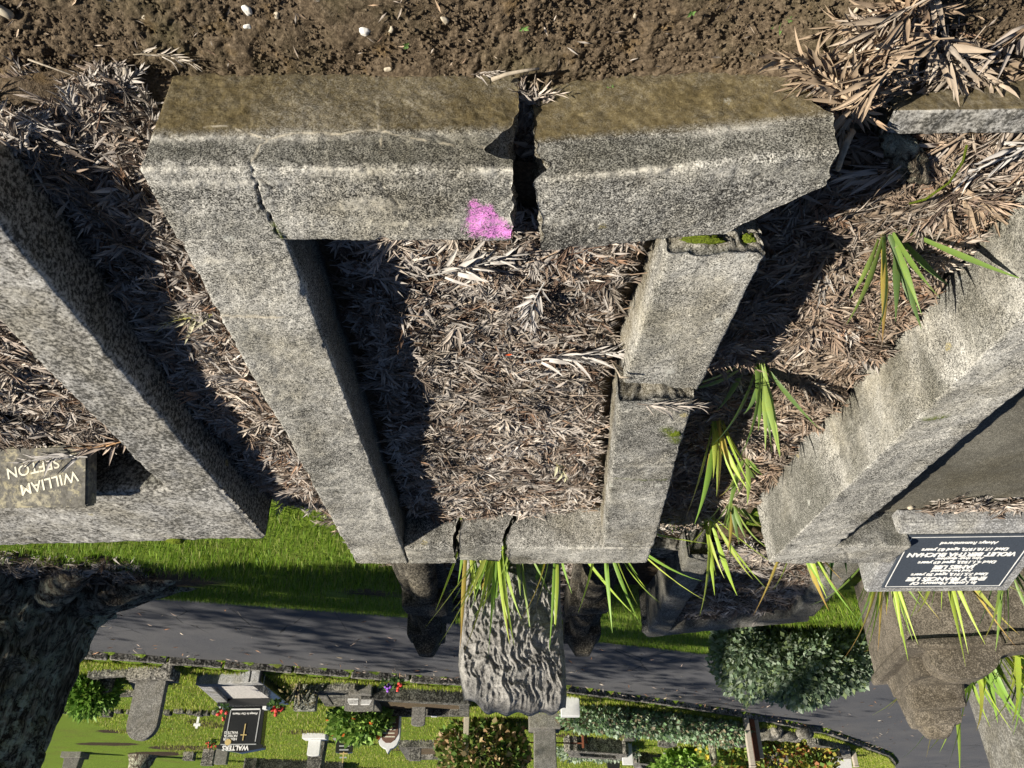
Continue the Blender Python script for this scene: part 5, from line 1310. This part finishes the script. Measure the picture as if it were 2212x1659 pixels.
def headstone(label, x0, x1, yb, yt, kind, mat, th=.1, base=None, bmat=None, rz=0.0, lean=0.0, name='headstone', grp=None):
    c, w, h = span(x0, x1, yb, yt)
    t = thing(name, label, 'headstone', c, grp, rz)
    bh = 0
    if base:
        bw, bh, bd = base; o = box_obj('plinth', -w * bw / 2, w * bw / 2, -bd / 2, bd / 2, -.05, bh, M[bmat or mat], t, .012, 1, .004)
    prism_obj('stone', [(q[0], q[1] + bh) for q in outline(kind, w, h - bh)], -th / 2, th / 2, M[mat], t, .008, rx=lean)
    return t, w, h, bh
def surround(label, corners, zt, w, mat, fill=None, name='grave_surround', fillmat='gravel', group=None):
    c = sum((Vector((q[0], q[1], 0)) for q in corners), Vector()) / len(corners)
    t = thing(name, label, 'grave kerb', (c.x, c.y, ZF), group)
    for k in range(len(corners)):
        a, b = Vector(corners[k][:2]), Vector(corners[(k + 1) % len(corners)][:2]); d = b - a; L = d.length
        o = box_obj('kerb', -w / 2 + .002 * k, L + w / 2 - .002 * k, -w / 2, w / 2, -.1, zt - .002 * k, M[mat], t, .012, 1, .004)
        o.location = (a.x - c.x, a.y - c.y, 0); o.rotation_euler = (0, 0, math.atan2(d.y, d.x))
    if fill is not None:
        build('fill', np.array([(q[0] - c.x, q[1] - c.y, fill) for q in corners]), polys=[tuple(range(len(corners)))], mat=M[fillmat], parent=t)
    return t

# round topped stone and its plot
headstone('tall round topped grey headstone on a plinth across the road', 552, 672, 2632, 2916, 'round', 'grey_stone', .1, (1.45, .17, .3), 'concrete_far', R(3), R(-3))
a, b = far(360, 2655), far(520, 2640); 
surround('low dark kerbed plot beside the round topped headstone', [far(375, 2640), far(520, 2632), far(560, 2715), far(440, 2718)], .1, .12, 'concrete_dark')
bush('fern_bush', 'bright green ferny bush by the lawn edge across the road', (far(330, 2645).x, far(330, 2645).y + .3, ZF + .25), (.36, .28, .24), 2600, .12, [(.2, .36, .06), (.26, .42, .08), (.14, .27, .05)], 8, .15)
headstone('dark round topped headstone tilted behind the ferny bush', 392, 452, 2655, 2738, 'round', 'concrete_dark', .1, rz=R(10), lean=R(-8))
def cross(label, x, yb, yt, wf=.62):
    c, w, h = span(x - 20, x + 20, yb, yt); t = thing('white_cross', label, 'cross', c, 'white wooden crosses')
    box_obj('upright', -.022, .022, -.012, .012, -.05, h, M['white_paint'], t, .003); box_obj('crossbar', -h * wf / 2, h * wf / 2, -.017, .009, h * .58, h * .58 + .045, M['white_paint'], t, .003)
cross('small white cross near the ferny bush', 366, 2732, 2764, .8); cross('white cross at the head of a brown grave patch', 783, 2822, 2868)
# row of edging stones
er = thing('edging_row', 'row of low dark edging blocks across the far lawn', 'edging', far(560, 2800))
r = random.Random(4); xx_ = 235
while xx_ < 900:
    wd = r.uniform(22, 46); p0 = far(xx_, 2795 + r.uniform(-3, 3)); p1 = far(xx_ + wd, 2797 + r.uniform(-3, 3))
    o = box_obj('block', -abs(p0.x - p1.x) / 2, abs(p0.x - p1.x) / 2, -.07, .07, -.04, r.uniform(.05, .12), M[r.choice(['concrete_dark', 'concrete_far', 'concrete_dark'])], er, .012, 1, .01)
    o.location = Vector(((p0.x + p1.x) / 2, (p0.y + p1.y) / 2, ZF)) - Vector(er.location); xx_ += wd + r.uniform(0, 14)

# polished black grave
K = [far(812, 2700), far(1018, 2690), far(1118, 2790), far(880, 2790)]
pg = thing('granite_grave', 'polished grey and black granite grave with gravel, facing the road', 'grave kerb', (far(960, 2745).x, far(960, 2745).y, ZF))
gc0 = Vector(pg.location)
A_, B_, C_, D_ = [Vector((q.x, q.y, 0)) for q in (GS(802, 2698, ZF + .14), GS(1008, 2690, ZF + .14), GS(1112, 2770, ZF + .14), GS(885, 2775, ZF + .14))]
for k, (a, b, zt, m_) in enumerate(((A_, B_, .15, 'terrazzo'), (B_, C_, .147, 'black_granite'), (C_, D_, .141, 'black_granite'), (D_, A_, .144, 'terrazzo'))):
    d = b - a; o = box_obj('kerb', -.08, d.length + .08, -.09, .09, -.1, zt, M[m_], pg, .012); o.location = (a.x - gc0.x, a.y - gc0.y, 0); o.rotation_euler = (0, 0, math.atan2(d.y, d.x))
build('gravel_bed', np.array([(q.x - gc0.x, q.y - gc0.y, .09) for q in (A_, B_, C_, D_)]), polys=[(3, 2, 1, 0)], mat=M['gravel'], parent=pg)
wc, ww, wh = span(912, 1058, 2735, 2966)
wt = thing('black_headstone', 'large polished black headstone with white lettering and gilt emblem', 'headstone', wc, None, R(4))
box_obj('base', -ww * .72, ww * .72, -.2, .22, -.05, .2, M['black_granite'], wt, .012)
wst = prism_obj('stone', [(-ww / 2, .2), (ww / 2, .2), (ww / 2 * 1.1, wh * .86), (ww / 2 * 1.22, wh * .87), (ww / 2 * 1.22, wh * .93), (0, wh), (-ww / 2 * 1.22, wh * .93), (-ww / 2 * 1.22, wh * .87), (-ww / 2 * 1.1, wh * .86)], -.07, .1, M['black_granite'], wt, .01)
FW = Matrix.Translation((0, -.073, 0)) @ Matrix.Rotation(R(90), 4, 'X')
def wtxt(s, x, z, size, al='CENTER', bold=.001, mat='white_letters'): text_obj('lettering', s, size, M[mat], wst, FW @ Matrix.Translation((x, z, 0)), al, bold)
hz = wh
wtxt('WALTERS', .06, hz * .885, .095, bold=.003)
for k, s in enumerate(('HEATHER', 'PATRICIA', 'WALTERS')): wtxt(s, .06, hz * (.755 - .055 * k), .05, 'LEFT')
wtxt('Always In Our Hearts', 0, hz * .33, .045); 
M['gilt'] = flat('gilt', (.5, .38, .16), .4, .5)
M['steel'] = flat('frosted_grey_line', (.35, .36, .35), .5)
for (x0_, x1_, z0_, z1_, m_) in ((-.045, -.03, hz * .52, hz * .8, 'gilt'), (-.085, .012, hz * .70, hz * .715, 'gilt')):
    box_obj('cross_emblem', x0_, x1_, -.082, -.071, z0_, z1_, M[m_], wt, .001)
o = prism_obj('portrait_oval', [(.19 + .05 * math.cos(a), hz * .825 + .045 * math.sin(a)) for a in np.linspace(0, 2 * math.pi, 20, endpoint=False)], -.082, -.07, M['gilt'], wt, .002)
box_obj('ribbon_band', -.26, .30, -.080, -.069, hz * .855, hz * .872, M['steel'], wt, .002)
for sx_ in (-1, 1): box_obj('frame_line', sx_ * ww * .40 - .008, sx_ * ww * .40 + .008, -.078, -.069, .24, hz * .82, M['steel'], wt, .001)
box_obj('frame_line', -ww * .39, ww * .39, -.0775, -.0688, .22, .24, M['white_stone'], wt, .001)
box_obj('pedestal_block', -ww * .62, -ww * .52, -.19, -.08, .203, .25, M['white_stone'], wt, .004)
box_obj('pedestal_block', ww * .55, ww * .65, -.19, -.08, .203, .25, M['white_stone'], wt, .004)
def posy(label, x, y, s, mat, zz=None):
    p = G(x / 1.8228, y / 1.8228, ZF + .42 if zz is None else zz); t = thing('flower_posy', label, 'flowers', (p.x, p.y, p.z - s))
    r = np.random.default_rng(int(x)); 
    V, Q, C = leafcloud(50, (0, 0, s * .6), (s * .9, s * .9, s * .7), s * .9, [(.08, .16, .05), (.12, .22, .06)], int(x)); build('foliage', V, Q, mat=M['leaf'], parent=t, attr={'col': C})
    for k in range(9):
        bm = bmesh.new(); bmesh.ops.create_icosphere(bm, subdivisions=2, radius=s * .33)
        q = r.normal(0, .55, 3) * s; q[2] = abs(q[2]) + s * .7; 
        for v in bm.verts: v.co *= r.uniform(.75, 1.15)
        bm_obj('bloom', bm, M[mat], t, tuple(q))
posy('red flowers at the foot of the black headstone, road side', 1086, 2795, .085, 'red_petal'); posy('red flowers at the foot of the black headstone, lawn side', 880, 2803, .075, 'red_petal')
posy('small red and cream posy on the far lawn', 833, 2930, .07, 'red_petal', ZF + .1)
# dried stems and the little lichened stone
headstone('small square lichened headstone beside dry stems', 1172, 1256, 2695, 2799, 'flat', 'lichen_stone', .14)
bush('dry_shrub', 'bare dry shrub before the lichened headstone', (far(1180, 2685).x, far(1180, 2685).y, ZF + .2), (.25, .2, .22), 60, .06, [(.3, .25, .12)], 12, .2, stems=22)
surround('low grey grave slab beside the dry shrub', [far(1262, 2692), far(1390, 2686), far(1420, 2745), far(1300, 2750)], .12, .14, 'concrete_dark', .1, fillmat='concrete_dark')
# white plaque on a book stand
wp, w, h = span(1366, 1479, 2700, 2796)
t = thing('book_headstone', 'white lettered plaque headstone tilted on a grey base', 'headstone', wp, None, R(-3))
box_obj('base', -w * .42, w * .35, -.18, .15, -.05, .16, M['grey_stone'], t, .012)
prism_obj('stone', [(q[0], q[1] + .12) for q in outline('low', w, h - .1)], -.04, .06, M['grey_stone'], t, .01, rx=R(-14), cent=(0, 0, .12))
for k in range(6):
    for sgn, off in ((-1, .0), (1, .0)):
        wl_ = w * (.36 - .012 * k); zc = .18 + k * (h - .28) / 6
        o = prism_obj('lettering', [(sgn * .02, zc), (sgn * (.02 + wl_), zc), (sgn * (.02 + wl_), zc + .035), (sgn * .02, zc + .035)], -.0445, -.041, M['white_letters'], t, 0, rx=R(-14), cent=(0, 0, .12))
bush('orange_bush', 'light green bush with orange flowers behind the white plaque', (far(1385, 2725).x, far(1385, 2725).y + .9, ZF + .3), (.5, .4, .3), 2000, .1, [(.22, .36, .07), (.3, .44, .1), (.16, .28, .06)], 21, .35, extra=[('blossom', 26, .07, [(.8, .2, .05)])])
# white headstone with its dark neighbour
headstone('bright white slim headstone on a white base', 1220, 1268, 2892, 2978, 'low', 'white_stone', .09, (1.9, .1, .35), 'white_stone')
headstone('dark weathered obelisk behind the slim white headstone', 1222, 1286, 2915, 3050, 'taper', 'concrete_dark', .3)
t, w, h, bh = headstone('small polished black headstone on a pale base', 1330, 1396, 2885, 2967, 'low', 'black_granite', .09, (1.35, .14, .3), 'terrazzo')
for k in range(4): box_obj('lettering', -w * (.3 - .03 * k), w * (.3 - .03 * k), -.049, -.044, bh + .1 + k * .07, bh + .125 + k * .07, M['gilt' if k == 2 else 'steel'], t, 0)
box_obj('gilt_cross', -.012, .012, -.05, -.0445, bh + .22, bh + .42, M['gilt'], t, 0)
# the large kerb with flowers
surround('large dark timbered looking grave kerb with bright flowers at one end', [far(1445, 2700), far(1830, 2722), far(1830, 2770), far(1500, 2772)], .2, .16, 'concrete_dark', .1, fillmat='soil')
posy('purple flowers on the end of the large dark kerb', 1523, 2702, .07, 'purple_petal', ZF + .15); posy('red flowers beside the purple ones on the large dark kerb', 1562, 2700, .07, 'red_petal', ZF + .15)
t, w, h, bh = headstone('brown gothic headstone with a crumbling cream top', 1503, 1583, 2772, 2970, 'gothic', 'white_stone', .12)
prism_obj('brown_panel', [(-w * .42, .05), (w * .42, .05), (w * .44, h * .62), (w * .28, h * .74), (w * .12, h * .79), (-w * .12, h * .79), (-w * .28, h * .74), (-w * .44, h * .62)], -.07, -.055, M['brown_stone'], t, .004)
for k in range(5): box_obj('lettering', -w * (.3 - .03 * (k % 2)), w * (.3 - .04 * (k % 3)), -.0725, -.069, h * (.38 + .07 * k), h * (.38 + .07 * k) + .016, M['lead_letters'], t, 0)
headstone('plain grey headstone behind the large dark kerb', 1626, 1678, 2760, 2860, 'low', 'grey_stone', .1)
headstone('tiny white plaque stone beside the plain grey headstone', 1700, 1724, 2770, 2823, 'flat', 'white_stone', .08)
headstone('squat dark headstone near the cream topped stone', 1615, 1660, 2925, 2996, 'flat', 'concrete_dark', .15)
surround('dark far grave plot behind the cream topped stone', [far(1590, 2915), far(1780, 2915), far(1800, 2960), far(1620, 2965)], .15, .2, 'concrete_dark', .05, fillmat='soil')
headstone('dark headstone beside the white marker post', 1722, 1755, 2925, 2990, 'flat', 'concrete_dark', .15)
def post(label, x, yb, yt, r0, mat, name='post', top=None):
    c, w, h = span(x - 4, x + 4, yb, yt); t = thing(name, label, 'post', c)
    box_obj('shaft', -r0, r0, -r0, r0, -.05, h, M[mat], t, r0 * .25); box_obj('cap', -r0 * 1.15, r0 * 1.15, -r0 * 1.15, r0 * 1.15, h - .002, h + r0 * .6, M[mat], t, r0 * .3)
    return t
post('white marker post between two dark headstones', 1757, 2940, 3040, .09, 'white_stone')
post('cream wooden post standing before the reddish bush', 1838, 2820, 2967, .05, 'old_wood')
bush('reddish_bush', 'large bush with green and reddish leaves behind the rustic headstone', (far(1905, 2815).x, far(1905, 2815).y + .5, ZF + .6), (.8, .5, .62), 4600, .11, [(.14, .24, .05), (.3, .36, .1), (.45, .3, .16), (.5, .4, .22), (.1, .17, .04)], 33, .4, stems=14)
# tall grey slab behind the rustic stone
c, w, h = span(2100, 2185, 2815, 3060)
t = thing('grey_pillar', 'tall streaked grey pillar stone behind the rustic headstone', 'monument', c)
box_obj('shaft', -w * .5, w * .5, -.2, .2, .25, h + .6, M['grey_stone'], t, .02, 1, .006); box_obj('plinth', -w * .72, w * .72, -.32, .32, -.05, .262, M['grey_stone'], t, .02, 1, .006)
headstone('small pale box headstone by the rusty rail', 2207, 2279, 2745, 2822, 'flat', 'white_stone', .18)
# rusty rail
ra = thing('rusty_rail', 'rusty iron rail fence with short posts by the grey pillar', 'fence', far(2200, 2840))
q0 = Vector(ra.location)
for (x, y) in ((2030, 2845), (2292, 2850), (2304, 2830)):
    p = far(x, y); o = box_obj('post', -.02, .02, -.02, .02, -.05, .42, M['rust'], ra, .004); o.location = p - q0
for za in (.1, .34):
    a, b = far(2030, 2845), far(2296, 2850); d = b - a
    o = box_obj('rail', 0, d.length, -.012, .012, -.012, .012, M['rust'], ra, .003); o.location = a - q0 + Vector((0, 0, za)); o.rotation_euler = (0, 0, math.atan2(d.y, d.x))
# silver hedge along the road: separate shrubs
for k, (x, y, rx_) in enumerate(((2345, 2765, .5), (2450, 2775, .55), (2560, 2790, .6), (2670, 2800, .6), (2770, 2815, .55), (2860, 2828, .45))):
    p = far(x, y); lab = ('first silver leaved shrub of the roadside hedge, next to the pale box headstone', 'second silver leaved shrub of the roadside hedge', 'third silver leaved shrub of the roadside hedge', 'fourth silver leaved shrub of the roadside hedge', 'fifth silver leaved shrub of the roadside hedge', 'last thin silver leaved shrub of the roadside hedge, by the leaning posts')[k]
    bush('hedge_shrub', lab, (p.x, p.y + .35, ZF + .2), (rx_ * 1.15, .4, .2), 1900, .07, [(.2, .33, .16), (.3, .43, .25), (.4, .5, .35), (.15, .24, .1), (.26, .22, .14)], 60 + k, .35, group='shrubs of the roadside hedge', stems=6)
surround('long mossy stone kerb on the bright lawn', [far(2250, 2898), far(2440, 2912), far(2450, 2935), far(2265, 2922)], .3, .25, 'concrete_far')
for k, x in enumerate((2280, 2370, 2430)):
    p = far(x, 2925); bush('silver_groundcover', ('silver groundcover at the near end of the long mossy kerb', 'silver groundcover along the middle of the long mossy kerb', 'silver groundcover by the slim pale slab')[k], (p.x, p.y + .5, ZF + .1), (.5, .4, .2), 700, .08, [(.4, .48, .36), (.3, .38, .25)], 80 + k, .3, stems=2, cat='plant')
headstone('slim pale slab headstone standing on the bright lawn', 2446, 2486, 2925, 3012, 'flat', 'white_stone', .1)
headstone('dark low tablet at the top of the frame beside the slim pale slab', 2385, 2440, 2985, 3040, 'taper', 'black_granite', .2)
t, w, h, bh = headstone('dark pointed stone leaning among the shrubs', 2590, 2655, 2880, 2945, 'gable', 'concrete_dark', .15)
headstone('dark broken stone at the foot of the hedge', 2455, 2500, 2870, 2915, 'taper', 'concrete_dark', .3)
surround('pale stone kerb at the top of the frame', [far(2500, 2960), far(2700, 2990), far(2740, 3024), far(2520, 3005)], .25, .2, 'concrete_far')
bush('white_flower_bush', 'green bush with white blossoms beside the spiky yucca', (far(2730, 2930).x, far(2730, 2930).y + .6, ZF + .45), (.8, .5, .45), 1800, .12, [(.22, .38, .07), (.3, .46, .1)], 91, .4, extra=[('blossom', 60, .08, [(.85, .85, .8)])])
p = far(2800, 2905); strap_plant((p.x, p.y, ZF + .5), 46, .95, .035, 'spiky yellow green yucca on a short stem', [(.3, .4, .05), (.45, .5, .08), (.12, .2, .04)], .95, .3, None, 1, 95, dead=0, lean0=.2)
V, Q = tube([(p.x, p.y, ZF - .05), (p.x, p.y, ZF + .25), (p.x, p.y, ZF + .55)], [.1, .08, .07], 10, 3); o = build('stump', V, Q, mat=M['bark'], smooth=True); tag(o, 'short stem under the spiky yucca', 'plant')
post('tall bleached post of the ruined fence, nearer the yucca', 2935, 2830, 3015, .05, 'old_wood'); post('rusty leaning post of the ruined fence', 2958, 2835, 2990, .045, 'rust'); post('second bleached post of the ruined fence', 2975, 2838, 2980, .04, 'old_wood')
rb = random.Random(9)
for k in range(9):
    x = 2860 + 38 * k; y = 2855 + rb.uniform(-8, 10) + k * 3; p = far(x, y); s = rb.uniform(.14, .3)
    pebble('rubble_stone', (p.x, p.y, ZF + s * .35), s, ('first', 'second', 'third', 'fourth', 'fifth', 'sixth', 'seventh', 'eighth', 'last')[k] + ' weathered block of the tumbled stone row, counted from the ruined fence', M['concrete_far' if k % 2 else 'concrete_dark'], 'tumbled stones', 100 + k, (1.2, .8, .8))['category'] = 'stone'
bush('yellow_flower_patch', 'low patch of yellow flowers beside the yucca', (far(2895, 2905).x, far(2895, 2905).y + .5, ZF + .2), (.7, .5, .25), 1100, .1, [(.2, .32, .06), (.3, .36, .1)], 111, .4, extra=[('blossom', 120, .07, [(.85, .65, .08)])], cat='plant')
bush('autumn_shrub', 'shrub turning yellow and red behind the ruined fence', (far(3080, 2915).x, far(3080, 2915).y + .5, ZF + .35), (1.3, .6, .42), 2400, .11, [(.3, .36, .06), (.45, .4, .08), (.4, .16, .06), (.16, .26, .06)], 112, .4)
bush('red_shrub', 'low red leaved shrub at the top of the frame', (far(2950, 2965).x, far(2950, 2965).y + .4, ZF + .35), (.7, .5, .4), 900, .12, [(.35, .08, .05), (.25, .1, .05), (.15, .2, .05)], 113, .4)
headstone('grey streaked slab headstone at the top of the frame', 3012, 3095, 2930, 3060, 'flat', 'grey_stone', .15)
headstone('cream broken stone on the tip of the lawn', 3262, 3340, 2965, 3040, 'taper', 'white_stone', .3)
surround('low tumbled grave kerb near the tip of the lawn', [far(3200, 2905), far(3320, 2930), far(3330, 2960), far(3210, 2945)], .15, .2, 'concrete_far')
post('lone timber post near the tip of the lawn', 3358, 2955, 3015, .05, 'old_wood')
# top row at the frame edge
headstone('grey tapered headstone on the bright corner of the lawn', 268, 330, 2965, 3060, 'taper', 'grey_stone', .25, (1.25, .12, .45), 'grey_stone')
headstone('pale framed headstone in the far shaded plot', 858, 905, 2940, 3010, 'flat', 'grey_stone', .15)
headstone('blue grey headstone beside the pale framed one', 805, 850, 2950, 3015, 'flat', 'concrete_far', .15)
headstone('low grey stone in the far shaded plot', 730, 770, 2960, 2995, 'flat', 'concrete_far', .2)
V, Q = tube([(far(562, 2975).x, far(562, 2975).y, ZF - .1), (far(562, 2975).x + .02, far(562, 2975).y, ZF + .3), (far(562, 2975).x + .05, far(562, 2975).y, ZF + 3.5)], [.4, .2, .16], 16, 8, amp=.03)
o = build('tree', V, Q, mat=M['bark'], smooth=True); tag(o, 'slim dark tree trunk on the far lawn', 'tree')
surround('far dark kerb row at the top of the frame', [far(990, 2985), far(1330, 3000), far(1330, 3020), far(990, 3015)], .25, .3, 'concrete_dark')
